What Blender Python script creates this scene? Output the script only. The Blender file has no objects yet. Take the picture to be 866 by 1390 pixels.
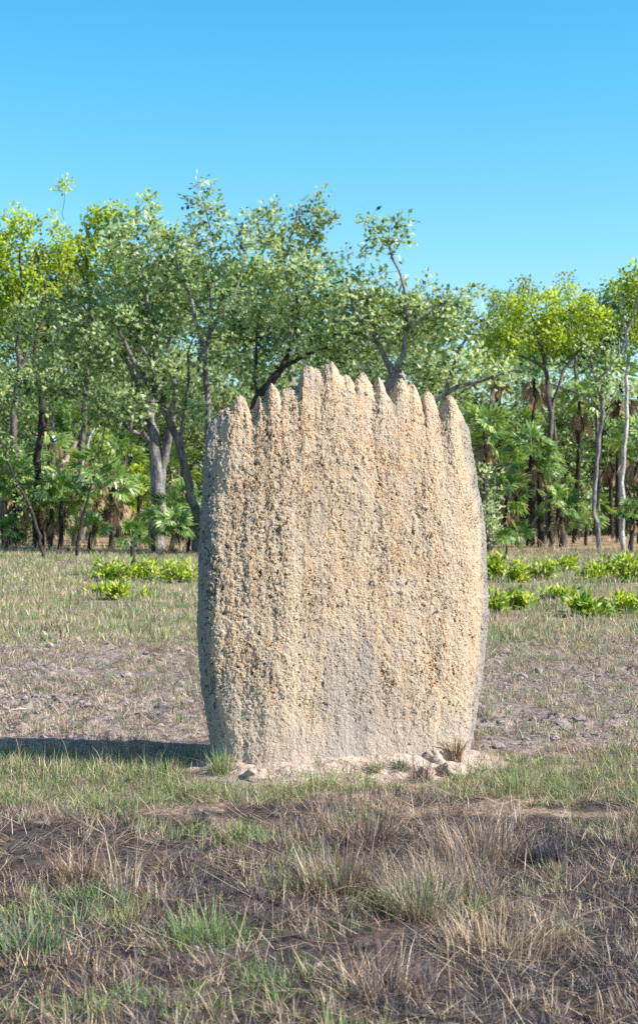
import bpy, math, random
import numpy as np
from mathutils import Vector
R = math.radians
rng = np.random.default_rng(11)
random.seed(5)
S = bpy.context.scene
C = S.collection

# ------------------------------------------------------------------ camera
CAMH, F, HZ = 1.6, 1969.0, 680.0          # eye height, focal length and horizon row, in pixels of the photograph
cam_d = bpy.data.cameras.new('camera')
cam_d.sensor_fit = 'VERTICAL'; cam_d.sensor_height = 36.0; cam_d.lens = 36.0 * F / 1390
cam_d.shift_y = -(695 - HZ) / 1390
cam_d.clip_start = 0.1; cam_d.clip_end = 5000
cam_d.dof.use_dof = True; cam_d.dof.focus_distance = 8.9; cam_d.dof.aperture_fstop = 5.0
cam = bpy.data.objects.new('camera', cam_d); C.objects.link(cam)
cam.location = (0, 0, CAMH); cam.rotation_euler = (R(90), 0, 0)
S.camera = cam

# ------------------------------------------------------------------ light
SUN_EL, SUN_AZ = 38.0, 15.5                # azimuth: degrees in front of the +x axis
sd = Vector((math.cos(R(SUN_AZ)) * math.cos(R(SUN_EL)), -math.sin(R(SUN_AZ)) * math.cos(R(SUN_EL)), math.sin(R(SUN_EL))))
sun_d = bpy.data.lights.new('sun', 'SUN'); sun_d.energy = 5.0; sun_d.angle = R(0.5); sun_d.color = (1, 0.94, 0.85)
sun = bpy.data.objects.new('sun', sun_d); C.objects.link(sun)
sun.rotation_euler = sd.to_track_quat('Z', 'Y').to_euler()
sun.location = (30, -5, 30)
W = bpy.data.worlds.new('World'); S.world = W; W.use_nodes = True
wn = W.node_tree.nodes; wl = W.node_tree.links; wn.clear()
sky = wn.new('ShaderNodeTexSky'); sky.sky_type = 'NISHITA'; sky.sun_disc = False
sky.sun_elevation = R(SUN_EL); sky.sun_rotation = math.atan2(sd.x, sd.y)
sky.altitude = 0; sky.air_density = 1.0; sky.dust_density = 0.5; sky.ozone_density = 2.5
grade = wn.new('ShaderNodeMix'); grade.data_type = 'RGBA'; grade.blend_type = 'MULTIPLY'
grade.inputs[0].default_value = 1.0; grade.inputs[7].default_value = (0.40, 0.965, 1.07, 1)
tc = wn.new('ShaderNodeTexCoord'); sx = wn.new('ShaderNodeSeparateXYZ'); ramp = wn.new('ShaderNodeValToRGB')
el = ramp.color_ramp.elements                                                  # colour balance of the sky by height
el[0].position = 0.0; el[0].color = (.78, .92, .93, 1); el[1].position = .62; el[1].color = (.86, .90, .93, 1)
for p_, c_ in ((.14, (.63, .92, .95, 1)), (.22, (.46, .93, .97, 1)), (.33, (.27, .94, 1.0, 1))):
    e_ = el.new(p_); e_.color = c_
wl.new(tc.outputs['Generated'], sx.inputs[0]); wl.new(sx.outputs[2], ramp.inputs[0]); wl.new(ramp.outputs[0], grade.inputs[7])
wb = wn.new('ShaderNodeBackground'); wb.inputs[1].default_value = 0.118
wo = wn.new('ShaderNodeOutputWorld')
wl.new(sky.outputs[0], grade.inputs[6]); wl.new(grade.outputs[2], wb.inputs[0]); wl.new(wb.outputs[0], wo.inputs[0])
S.view_settings.view_transform = 'Standard'; S.view_settings.look = 'None'
S.view_settings.gamma = 1; S.view_settings.use_curve_mapping = False
S.view_settings.exposure = 1.0
S.cycles.max_bounces = 6; S.cycles.diffuse_bounces = 3; S.cycles.glossy_bounces = 2
S.cycles.transmission_bounces = 4; S.cycles.use_denoising = False
S.cycles.sample_clamp_indirect = 6

# ------------------------------------------------------------------ numbers
def XP(px, Y): return (px - 433) / F * Y
def ZP(py, Y): return CAMH - (py - HZ) / F * Y
def YG(py): return CAMH * F / (py - HZ)   # distance of a point of the flat ground seen in row py

_tab = np.random.default_rng(3).random((48, 48, 48)).astype(np.float32)
def vn(p, fr=1.0, seed=0):
    """smooth value noise in -1..1; fr may be a triple"""
    q = p * np.asarray(fr, dtype=float) + seed * 7.31 + 500.0
    i = np.floor(q).astype(np.int64); f = q - i; f = f * f * (3 - 2 * f); i %= 48; j = (i + 1) % 48
    x0, y0, z0 = i[..., 0], i[..., 1], i[..., 2]; x1, y1, z1 = j[..., 0], j[..., 1], j[..., 2]
    fx, fy, fz = f[..., 0], f[..., 1], f[..., 2]; T = _tab
    a = T[x0, y0, z0] * (1 - fx) + T[x1, y0, z0] * fx; b = T[x0, y1, z0] * (1 - fx) + T[x1, y1, z0] * fx
    c = T[x0, y0, z1] * (1 - fx) + T[x1, y0, z1] * fx; d = T[x0, y1, z1] * (1 - fx) + T[x1, y1, z1] * fx
    return ((a * (1 - fy) + b * fy) * (1 - fz) + (c * (1 - fy) + d * fy) * fz) * 2 - 1
def fbm(p, fr=1.0, o=4, seed=0):
    fr = np.asarray(fr, dtype=float); s = 0; a = 1; t = 0
    for k in range(o):
        s = s + a * vn(p, fr, seed + k * 3); t += a; a *= .5; fr = fr * 2.03
    return s / t
def sst(a, b, x):
    t = np.clip((x - a) / (b - a), 0, 1); return t * t * (3 - 2 * t)

MX, MY, MYAW = XP(465, 8.76), 8.76, R(9)   # mound centre and turn
def gh(x, y):
    """height of the ground"""
    x = np.asarray(x, float); y = np.asarray(y, float)
    p = np.stack([x, y, np.zeros_like(x)], -1)
    near = np.exp(-np.maximum(y - 9, 0) / 25.0) * sst(-20, 0, y)
    h = 0.018 * fbm(p, 1.1, 3, 1) * near
    cl = sst(9.0, 10.5, y) * (1 - sst(15.5, 18, y)) * sst(.1, .5, fbm(p, .7, 2, 9) + .45 - .12 * (x > 1))
    h = h + cl * 0.075 * np.abs(fbm(p, 4.5, 4, 4)) * 1.3
    h = h + 0.012 * fbm(p, 7.0, 3, 6) * sst(3, 4, y) * (1 - sst(12, 22, y))
    dx = x - MX; dy = y - MY; c, s_ = math.cos(MYAW), math.sin(MYAW)
    u = dx * c + dy * s_; v = -dx * s_ + dy * c
    d = np.sqrt((u / .93) ** 2 + (v / 0.50) ** 2)
    h = h + 0.10 * (1 - sst(.55, 1.25, d)) * (1 + .5 * fbm(p, 5, 3, 12)) + .018 * (1 - sst(.9, 1.4, d)) * fbm(p, 22, 3, 13)
    return h

# ------------------------------------------------------------------ materials
def mat(name):
    m = bpy.data.materials.new(name); m.use_nodes = True
    nt = m.node_tree; b = nt.nodes['Principled BSDF']; return m, nt, b
def node(nt, t, ins=None, **kw):
    n = nt.nodes.new(t)
    for k, v in kw.items(): setattr(n, k, v)
    for k, v in (ins or {}).items():
        if isinstance(v, bpy.types.NodeSocket): nt.links.new(v, n.inputs[k])
        else: n.inputs[k].default_value = v
    return n
def mth(nt, op, a, b=0.0, clamp=False):
    n = node(nt, 'ShaderNodeMath', {0: a, 1: b}, operation=op); n.use_clamp = clamp; return n.outputs[0]
def mixc(nt, f, a, b, bt='MIX'):
    n = node(nt, 'ShaderNodeMix', {0: f}, data_type='RGBA', blend_type=bt)
    for i, v in ((6, a), (7, b)):
        if isinstance(v, bpy.types.NodeSocket): nt.links.new(v, n.inputs[i])
        else: n.inputs[i].default_value = (*v, 1)
    return n.outputs[2]
def mr(nt, v, a, b, c=0.0, d=1.0):
    return node(nt, 'ShaderNodeMapRange', {0: v, 1: a, 2: b, 3: c, 4: d}, interpolation_type='SMOOTHSTEP').outputs[0]
def noi(nt, vec, scale, det=3.0, rough=.55):
    return node(nt, 'ShaderNodeTexNoise', {'Vector': vec, 'Scale': scale, 'Detail': det, 'Roughness': rough}).outputs[0]
def mapv(nt, vec, sc, loc=(0, 0, 0)):
    return node(nt, 'ShaderNodeMapping', {'Vector': vec, 'Scale': sc, 'Location': loc}).outputs[0]

def leaf_mat(name, dark, mid, light, transl=.35, rough=.42, spec=.5):
    m, nt, b = mat(name)
    at = node(nt, 'ShaderNodeAttribute', attribute_name='tint').outputs['Fac']
    c1 = mixc(nt, mr(nt, at, 0, .5), dark, mid)
    col = mixc(nt, mr(nt, at, .5, 1), c1, light)
    nt.links.new(col, b.inputs['Base Color']); b.inputs['Roughness'].default_value = rough
    b.inputs['Specular IOR Level'].default_value = spec
    tr = node(nt, 'ShaderNodeBsdfTranslucent', {0: mixc(nt, 1.0, col, (1.15, 1.2, .6), 'MULTIPLY')})
    mx = node(nt, 'ShaderNodeMixShader', {0: transl, 1: b.outputs[0], 2: tr.outputs[0]})
    nt.links.new(mx.outputs[0], nt.nodes['Material Output'].inputs[0]); return m
def blade_mat(name, transl=.25):
    m, nt, b = mat(name)
    at = node(nt, 'ShaderNodeAttribute', attribute_name='col').outputs['Color']
    nt.links.new(at, b.inputs['Base Color']); b.inputs['Roughness'].default_value = .6
    b.inputs['Specular IOR Level'].default_value = .25
    tr = node(nt, 'ShaderNodeBsdfTranslucent', {0: at})
    mx = node(nt, 'ShaderNodeMixShader', {0: transl, 1: b.outputs[0], 2: tr.outputs[0]})
    nt.links.new(mx.outputs[0], nt.nodes['Material Output'].inputs[0]); return m
def bark_mat(name, a, b_, c, sc=7.0):
    m, nt, b = mat(name)
    g = node(nt, 'ShaderNodeNewGeometry').outputs['Position']
    n1 = noi(nt, mapv(nt, g, (1, 1, .35)), sc, 5, .65)
    n2 = noi(nt, g, sc * 3.5, 3, .6)
    col = mixc(nt, mr(nt, n1, .38, .62), a, b_)
    col = mixc(nt, mr(nt, n2, .5, .68), col, c)
    nt.links.new(col, b.inputs['Base Color']); b.inputs['Roughness'].default_value = .9
    b.inputs['Specular IOR Level'].default_value = .15
    bp = node(nt, 'ShaderNodeBump', {'Height': n1, 'Distance': .05, 'Strength': .8})
    nt.links.new(bp.outputs[0], b.inputs['Normal']); return m
M = {}
M['grey_leaf'] = leaf_mat('grey_green_leaf', (.045, .085, .025), (.26, .345, .135), (.64, .69, .46), .45, .42, .5)
M['lime_leaf'] = leaf_mat('lime_leaf', (.10, .18, .012), (.33, .43, .025), (.58, .62, .07), .45, .45)
M['olive_leaf'] = leaf_mat('olive_leaf', (.07, .10, .02), (.18, .24, .04), (.36, .37, .08), .35, .45)
M['mid_leaf'] = leaf_mat('mid_green_leaf', (.09, .16, .04), (.23, .33, .09), (.42, .50, .18), .35, .45)
M['shrub_leaf'] = leaf_mat('shrub_leaf', (.09, .18, .01), (.27, .38, .025), (.56, .56, .07), .35, .42)
M['frond'] = leaf_mat('palm_frond', (.035, .09, .016), (.15, .265, .055), (.46, .54, .22), .36, .38, .6)
M['dead_frond'] = leaf_mat('dead_frond', (.08, .05, .03), (.25, .16, .10), (.50, .37, .25), .15, .7, .2)
M['wood_leaf'] = leaf_mat('far_wood_leaf', (.08, .13, .05), (.20, .27, .10), (.38, .42, .20), .35, .5)
M['blade'] = blade_mat('grass_blade')
M['bark_grey'] = bark_mat('grey_bark', (.10, .09, .095), (.30, .275, .27), (.06, .052, .055))
M['bark_dark'] = bark_mat('dark_bark', (.025, .022, .022), (.075, .062, .058), (.015, .013, .013))
M['bark_pale'] = bark_mat('pale_bark', (.30, .27, .26), (.50, .46, .44), (.17, .15, .14), 4)
M['bark_mid'] = bark_mat('brown_grey_bark', (.07, .058, .052), (.20, .17, .15), (.045, .036, .032))
M['palm_bark'] = bark_mat('charred_palm_bark', (.022, .019, .018), (.07, .052, .042), (.014, .012, .012), 12)
M['dead_wood'] = bark_mat('dead_wood', (.34, .25, .20), (.50, .40, .33), (.22, .16, .13))

def mound_material():
    m, nt, b = mat('termite_earth')
    oc = node(nt, 'ShaderNodeTexCoord').outputs['Object']
    sp = node(nt, 'ShaderNodeSeparateXYZ', {0: oc}); x, z = sp.outputs[0], sp.outputs[2]
    edge = node(nt, 'ShaderNodeAttribute', attribute_name='edge').outputs['Fac']
    wob = noi(nt, oc, 2.2, 3)
    streak = noi(nt, mapv(nt, oc, (9, 9, 1.1)), 1.0, 4, .6)
    streak2 = noi(nt, mapv(nt, oc, (26, 26, 3.4)), 1.0, 3, .6)
    blot = noi(nt, oc, 6.5, 4, .65); fine = noi(nt, oc, 60, 3, .7)
    tan, orange, grey, pink = (.53, .41, .295), (.57, .39, .24), (.25, .238, .232), (.50, .395, .32)
    o = mth(nt, 'MULTIPLY', mr(nt, streak, .40, .56), mr(nt, blot, .34, .58))
    col = mixc(nt, o, tan, orange)
    col = mixc(nt, mth(nt, 'MULTIPLY', mr(nt, streak2, .50, .62), .7), col, pink)
    gz = mth(nt, 'ADD', mr(nt, z, .1, .95, .16, .0), mth(nt, 'MULTIPLY', mth(nt, 'SUBTRACT', wob, .5), .3))
    g = mr(nt, mth(nt, 'ADD', mth(nt, 'ADD', streak, gz), mth(nt, 'MULTIPLY', mth(nt, 'SUBTRACT', blot, .5), .6)), .54, .72)
    col = mixc(nt, mth(nt, 'MULTIPLY', g, .70), col, (.355, .305, .265))
    col = mixc(nt, mth(nt, 'MULTIPLY', mr(nt, mth(nt, 'ADD', z, mth(nt, 'MULTIPLY', streak, .5)), .62, .30), .7), col, (.43, .345, .29))
    gc = mth(nt, 'ADD', mth(nt, 'ABSOLUTE', mth(nt, 'ADD', x, mth(nt, 'MULTIPLY', mth(nt, 'SUBTRACT', wob, .5), .35))), mth(nt, 'MULTIPLY', mth(nt, 'SUBTRACT', blot, .5), .3))
    col = mixc(nt, mth(nt, 'MULTIPLY', mth(nt, 'MULTIPLY', mr(nt, gc, .26, .06), mr(nt, z, 1.0, .55)), .7), col, (.32, .288, .27))
    # darker grey strips at the two narrow ends
    e = mr(nt, mth(nt, 'ADD', edge, mth(nt, 'MULTIPLY', mth(nt, 'SUBTRACT', streak, .5), .16)), .895, .95)
    col = mixc(nt, mth(nt, 'MULTIPLY', e, .85), col, grey)
    tip = node(nt, 'ShaderNodeAttribute', attribute_name='tip').outputs['Fac']
    col = mixc(nt, mth(nt, 'MULTIPLY', mr(nt, mth(nt, 'ADD', tip, mth(nt, 'MULTIPLY', blot, .4)), .9, 1.3), .4), col, (.38, .32, .27))
    col = mixc(nt, mr(nt, fine, .45, .66, 0, .22), col, (.66, .52, .37))
    # crumbly nodules and pits
    wv = node(nt, 'ShaderNodeVectorMath', {0: oc, 1: node(nt, 'ShaderNodeVectorMath', {0: node(nt, 'ShaderNodeTexNoise', {'Vector': oc, 'Scale': 14.0, 'Detail': 2.0}).outputs[1], 'Scale': .055}, operation='SCALE').outputs[0]}, operation='ADD').outputs[0]
    v1 = node(nt, 'ShaderNodeTexVoronoi', {'Vector': mapv(nt, wv, (1, 1, .72)), 'Scale': 46.0}, feature='F1').outputs[0]
    v2 = node(nt, 'ShaderNodeTexVoronoi', {'Vector': wv, 'Scale': 95.0}, feature='F1').outputs[0]
    n3 = noi(nt, mapv(nt, oc, (1, 1, .65)), 36, 5, .76)
    pit = mr(nt, noi(nt, mapv(nt, wv, (1, 1, .7)), 44, 2, .55), .63, .70)
    pz = mr(nt, z, .15, .6, .35, 1)
    h = mth(nt, 'MULTIPLY', mr(nt, v1, 0, .65, 1, 0), .0045)
    h = mth(nt, 'ADD', h, mth(nt, 'MULTIPLY', mr(nt, v2, 0, .6, 1, 0), .0035))
    h = mth(nt, 'ADD', h, mth(nt, 'MULTIPLY', n3, .024))
    h = mth(nt, 'MULTIPLY', h, mr(nt, z, .05, .7, .55, 1))
    h = mth(nt, 'SUBTRACT', h, mth(nt, 'MULTIPLY', mth(nt, 'MULTIPLY', pit, pz), .018))
    rot = node(nt, 'ShaderNodeMapping', {'Vector': wv, 'Scale': (1.0, 1.0, .5), 'Rotation': (0, R(-24), 0)}).outputs[0]
    cr = mr(nt, mth(nt, 'ABSOLUTE', mth(nt, 'SUBTRACT', noi(nt, rot, 17, 4, .6), .5)), 0, .022, 1, 0)
    cm = mr(nt, noi(nt, mapv(nt, oc, (1, 1, .5)), 3.6, 3, .6), .46, .60)
    h = mth(nt, 'SUBTRACT', h, mth(nt, 'MULTIPLY', mth(nt, 'MULTIPLY', cr, cm), mth(nt, 'MULTIPLY', pz, .014)))
    nt.links.new(col, b.inputs['Base Color']); b.inputs['Roughness'].default_value = .95
    b.inputs['Specular IOR Level'].default_value = .1
    dp = node(nt, 'ShaderNodeDisplacement', {'Height': h, 'Midlevel': .015, 'Scale': 1.0})
    nt.links.new(dp.outputs[0], nt.nodes['Material Output'].inputs['Displacement'])
    m.displacement_method = 'BOTH'; return m
M['mound'] = mound_material()

def clod_material(name, a, b_, c):
    m, nt, b = mat(name)
    g = node(nt, 'ShaderNodeNewGeometry').outputs['Position']
    n1 = noi(nt, g, 9, 4, .6); n2 = noi(nt, g, 70, 3, .7)
    col = mixc(nt, mr(nt, n1, .35, .65), a, b_); col = mixc(nt, mr(nt, n2, .55, .7), col, c)
    nt.links.new(col, b.inputs['Base Color']); b.inputs['Roughness'].default_value = .95
    b.inputs['Specular IOR Level'].default_value = .1
    bp = node(nt, 'ShaderNodeBump', {'Height': n2, 'Distance': .012, 'Strength': .9})
    nt.links.new(bp.outputs[0], b.inputs['Normal']); return m
M['clod'] = clod_material('ashen_clod', (.20, .165, .16), (.37, .31, .30), (.11, .09, .088))
M['lump'] = clod_material('mound_lump', (.36, .28, .225), (.48, .385, .315), (.22, .18, .155))

def ground_material():
    m, nt, b = mat('savanna_soil')
    g = node(nt, 'ShaderNodeNewGeometry').outputs['Position']
    sp = node(nt, 'ShaderNodeSeparateXYZ', {0: g}); x, y = sp.outputs[0], sp.outputs[1]
    big = noi(nt, g, .55, 3); midn = noi(nt, g, 2.6, 4, .6); fin = noi(nt, g, 14, 4, .65); gr = noi(nt, g, 75, 3, .7)
    yy = mth(nt, 'ADD', y, mth(nt, 'MULTIPLY', mth(nt, 'SUBTRACT', midn, .5), 4.5))
    charc = mixc(nt, mr(nt, fin, .35, .62), (.018, .017, .020), (.078, .062, .056))
    charc = mixc(nt, mr(nt, midn, .57, .72), charc, (.19, .14, .115))
    soil = mixc(nt, mr(nt, fin, .38, .62), (.20, .145, .105), (.34, .26, .20))
    ash = mixc(nt, mr(nt, fin, .36, .60), (.115, .092, .082), (.33, .272, .245))
    ash = mixc(nt, mr(nt, midn, .55, .72), ash, (.13, .11, .105))
    dry = mixc(nt, mr(nt, fin, .35, .65), (.21, .17, .10), (.33, .27, .17))
    dry = mixc(nt, mr(nt, big, .42, .62), dry, (.17, .175, .085))
    floor_ = mixc(nt, mr(nt, midn, .4, .6), (.25, .18, .11), (.40, .28, .17))
    floor_ = mixc(nt, mr(nt, big, .5, .62), floor_, (.12, .13, .05))
    col = mixc(nt, mr(nt, yy, 7.2, 7.9), charc, soil)
    col = mixc(nt, mr(nt, yy, 8.9, 9.7), col, ash)
    col = mixc(nt, mr(nt, yy, 14.0, 18.5), col, dry)
    col = mixc(nt, mr(nt, mth(nt, 'ADD', y, mth(nt, 'MULTIPLY', big, 10)), 46, 50), col, floor_)
    dx = mth(nt, 'SUBTRACT', x, MX); dy = mth(nt, 'SUBTRACT', y, MY - .12)
    c, s_ = math.cos(MYAW), math.sin(MYAW)
    u = mth(nt, 'ADD', mth(nt, 'MULTIPLY', dx, c / .86), mth(nt, 'MULTIPLY', dy, s_ / .86))
    v = mth(nt, 'ADD', mth(nt, 'MULTIPLY', dx, -s_ / .46), mth(nt, 'MULTIPLY', dy, c / .46))
    d = mth(nt, 'SQRT', mth(nt, 'ADD', mth(nt, 'MULTIPLY', u, u), mth(nt, 'MULTIPLY', v, v)))
    d = mth(nt, 'ADD', d, mth(nt, 'MULTIPLY', mth(nt, 'SUBTRACT', fin, .5), .9))
    sand = mixc(nt, mr(nt, fin, .35, .65), (.34, .26, .205), (.56, .455, .375))
    col = mixc(nt, mr(nt, d, 1.25, .95), col, sand)
    col = mixc(nt, mr(nt, gr, .45, .7, 0, .4), col, (.09, .07, .06))
    nt.links.new(col, b.inputs['Base Color']); b.inputs['Roughness'].default_value = 1.0
    b.inputs['Specular IOR Level'].default_value = .08
    hh = mth(nt, 'ADD', mth(nt, 'MULTIPLY', fin, 1.0), mth(nt, 'MULTIPLY', gr, .35))
    bp = node(nt, 'ShaderNodeBump', {'Height': hh, 'Distance': .035, 'Strength': .9})
    nt.links.new(bp.outputs[0], b.inputs['Normal']); return m
M['ground'] = ground_material()

# ------------------------------------------------------------------ mesh helpers
def mesh_obj(name, v, f, m, parent=None, attrs=None, smooth=False, loc=None):
    """f: (n,3) or (n,4) int array, or a list of such arrays"""
    me = bpy.data.meshes.new(name)
    fl = [np.asarray(q) for q in (f if isinstance(f, list) else [f]) if len(q)]
    me.vertices.add(len(v)); me.vertices.foreach_set('co', np.asarray(v, np.float32).ravel())
    loops = np.concatenate([q.ravel() for q in fl]); tot = np.concatenate([np.full(len(q), q.shape[1]) for q in fl])
    me.loops.add(len(loops)); me.loops.foreach_set('vertex_index', loops.astype(np.int32))
    me.polygons.add(len(tot)); st = np.concatenate([[0], np.cumsum(tot)[:-1]])
    me.polygons.foreach_set('loop_start', st.astype(np.int32))
    me.polygons.foreach_set('use_smooth', np.full(len(tot), smooth))
    for k, a in (attrs or {}).items():
        a = np.asarray(a, np.float32)
        if a.ndim == 1: me.attributes.new(k, 'FLOAT', 'POINT').data.foreach_set('value', a)
        else: me.attributes.new(k, 'FLOAT_COLOR', 'POINT').data.foreach_set('color', np.hstack([a, np.ones((len(a), 1), np.float32)]).ravel())
    me.update(calc_edges=True); me.materials.append(m)
    o = bpy.data.objects.new(name, me); C.objects.link(o)
    if parent: o.parent = parent
    if loc is not None: o.location = loc
    return o
def tag(o, label=None, cat=None, group=None, kind=None):
    for k, v in (('label', label), ('category', cat), ('group', group), ('kind', kind)):
        if v: o[k] = v
    return o
def thing(name, label, cat, loc, group=None, rz=0.0, sc=1.0):
    o = bpy.data.objects.new(name, None); C.objects.link(o); o.empty_display_size = .2
    o.location = loc; o.rotation_euler = (0, 0, rz); o.scale = (sc,) * 3
    return tag(o, label, cat, group)
def unit(a): return a / np.maximum(np.linalg.norm(a, axis=-1, keepdims=True), 1e-9)
def rdir(n, up=0.0, r=rng):
    d = r.normal(size=(n, 3)); d[:, 2] += up; return unit(d)

def tubes(p0, p1, r0, r1, d0, d1, k=5):
    """tapered tubes between point arrays"""
    n = len(p0); ref = np.where(np.abs(d0[:, :1]) < .8, np.array([[1., 0, 0]]), np.array([[0., 1, 0]]))
    ref1 = np.where(np.abs(d1[:, :1]) < .8, np.array([[1., 0, 0]]), np.array([[0., 1, 0]]))
    out = []
    for p, r, d, rf in ((p0, r0, d0, ref), (p1, r1, d1, ref1)):
        u = unit(np.cross(d, rf)); w = np.cross(d, u); a = np.arange(k) * 2 * np.pi / k
        out.append(p[:, None] + r[:, None, None] * (np.cos(a)[None, :, None] * u[:, None] + np.sin(a)[None, :, None] * w[:, None]))
    v = np.concatenate(out, 1).reshape(-1, 3); i = np.arange(k); j = (i + 1) % k
    f = np.stack([i, j, j + k, i + k], -1)[None] + (np.arange(n) * 2 * k)[:, None, None]
    return v, f.reshape(-1, 4)

def leaves(cen, n, rad, ll, lw, up=.0, outw=.8, r=rng, tint=None, spread=(1, 1, .8)):
    """clusters of single leaves: one four-cornered, slightly folded leaf each"""
    m = len(cen) * n; c = np.repeat(cen, n, 0)
    off = r.normal(size=(m, 3)) * np.array(spread); off = unit(off) * (r.random((m, 1)) ** .5) * rad
    b = c + off; d = unit(off / rad * outw + rdir(m, up, r)); s = unit(np.cross(d, unit(rdir(m, .0, r) * .75 + np.array([.55, -.25, .8])))); nrm = np.cross(d, s)
    L = ll * r.uniform(.65, 1.25, (m, 1)); Wd = lw * r.uniform(.7, 1.2, (m, 1))
    v = np.stack([b, b + d * L * .5 + s * Wd * .5 + nrm * Wd * .18, b + d * L, b + d * L * .5 - s * Wd * .5 + nrm * Wd * .18], 1).reshape(-1, 3)
    f = np.arange(m * 4).reshape(-1, 4)
    t = r.normal(.45, .2, m) if tint is None else np.repeat(tint, n) + r.normal(0, .26, m)
    return v, f, np.repeat(np.clip(t, 0, 1), 4)

# ------------------------------------------------------------------ trees
def skeleton(guides, tips, r, bf=.25, step=.35, wig=.06, tip_r=.007, pw=2.2, rootp=None):
    pos, par, gr = [], [], []
    ends = {}
    for g in guides:                                   # g: list of (x, y, z, radius); starts on an earlier node or the root
        g = np.array(g, float); last = -1
        if pos:
            P = np.array(pos); last = int(np.argmin(((P - g[0, :3]) ** 2).sum(1)))
        else:
            pos.append(g[0, :3]); par.append(-1); gr.append(g[0, 3]); last = 0
        for a, b in zip(g[:-1], g[1:]):
            n = max(1, int(np.linalg.norm(b[:3] - a[:3]) / step))
            for k in range(1, n + 1):
                q = a + (b - a) * k / n; jit = r.normal(size=3) * wig * .55 * (0 if k == n else 1)
                pos.append(q[:3] + jit); par.append(last); gr.append(q[3]); last = len(pos) - 1
    ng = len(pos); cap = ng + len(tips) * 40
    P = np.zeros((cap, 3)); P[:ng] = pos; PL = np.zeros(cap)
    for i in range(1, ng): PL[i] = PL[par[i]] + np.linalg.norm(P[i] - P[par[i]])
    par = list(par); n = ng; gz = P[:ng]
    zmin = np.percentile(tips[:, 2], 1) - 1.2
    dg = np.sqrt(((tips[:, None] - gz[None]) ** 2).sum(2)).min(1)
    ok0 = np.where(P[:ng, 2] > min(zmin, P[:ng, 2].max() * .6), 0, 50.0)
    PL[:ng] += ok0
    tipn = []
    for ti in np.argsort(dg):
        t = tips[ti]; d = np.sqrt(((P[:n] - t) ** 2).sum(1)); k = int(np.argmin(d + bf * PL[:n])); a = P[k].copy(); L = d[k]
        m = max(1, int(L / step)); last = k
        sag = np.array([0, 0, .12 * L])
        for j in range(1, m + 1):
            f = j / m; q = a + (t - a) * f + sag * math.sin(math.pi * f) * -.6 + (r.normal(size=3) * wig if j < m else 0)
            P[n] = q; PL[n] = PL[last] + np.linalg.norm(q - P[last]); par.append(last); last = n; n += 1
        tipn.append(last)
    P = P[:n]; par = np.array(par); rad = np.zeros(n); acc = np.zeros(n)
    for i in range(n - 1, 0, -1):
        rad[i] = max(acc[i], tip_r ** pw) ** (1 / pw); acc[par[i]] += rad[i] ** pw
    rad[0] = acc[0] ** (1 / pw)
    g = np.array(gr); rad[:ng] = np.maximum(np.minimum(rad[:ng], g), g * .85); 
    rad[ng:] = np.minimum(rad[ng:], g.max() * .5)
    d = np.zeros((n, 3)); d[1:] = unit(P[1:] - P[par[1:]])
    if n > 1: d[0] = d[1]
    main = np.full(n, -1)
    for i in range(1, n):
        p = par[i]
        if main[p] < 0 or rad[i] > rad[main[p]]: main[p] = i
    i = np.arange(1, n); p = par[1:]; im = main[p] == i
    r0 = np.where(im, rad[p], np.minimum(rad[i] * 1.25, rad[p])); d0 = np.where(im[:, None], d[p], d[i])
    th = np.maximum(r0, rad[i]) > .03
    v1, f1 = tubes(P[p][th], P[i][th], r0[th], rad[i][th], d0[th], d[i][th], 8)
    v2, f2 = tubes(P[p][~th], P[i][~th], r0[~th], rad[i][~th], d0[~th], d[i][~th], 3)
    return np.vstack([v1, v2]), np.vstack([f1, f2 + len(v1)]), P[tipn]

def lobe_tips(lobes, Y, sp, r, dens=1.0, gap=.12, hollow=.35):
    """points in ellipsoidal lobes given as (px, py, half width, half height, depth offset) and thinned by noise"""
    out = []
    for L in lobes:
        px, py, rx, ry = L[:4]; dy = L[4] if len(L) > 4 else 0.0
        y = Y + dy; a, c = rx / F * y, ry / F * y; b = min(max(a, c) * .9, 1.5 if sp < .5 else 2.6); ct = np.array([XP(px, y), y, ZP(py, y)])
        n = int(dens * 4.19 * a * b * c / (sp ** 3) * 4.5) + 8
        q = r.uniform(-1, 1, (n, 3)); rr = (q ** 2).sum(1); q = q[(rr < 1) & (rr > hollow * r.random(n))]
        # ragged outline
        q = q * (1 + .22 * vn(q * 2.2 + ct, 1.0, 5))[:, None]
        out.append(ct + q * np.array([a, b, c]))
    p = np.vstack(out); p = p[fbm(p, 1.15, 2, int(Y)) > -gap + .03]
    keep = []; grid = {}
    for q in p[r.permutation(len(p))]:
        k = tuple(np.floor(q / sp).astype(int)); bad = False
        for dx in (-1, 0, 1):
            for dyy in (-1, 0, 1):
                for dz in (-1, 0, 1):
                    for o in grid.get((k[0] + dx, k[1] + dyy, k[2] + dz), ()):
                        if ((o - q) ** 2).sum() < (sp * .8) ** 2: bad = True
        if not bad: grid.setdefault(k, []).append(q); keep.append(q)
    return np.array(keep)

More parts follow.
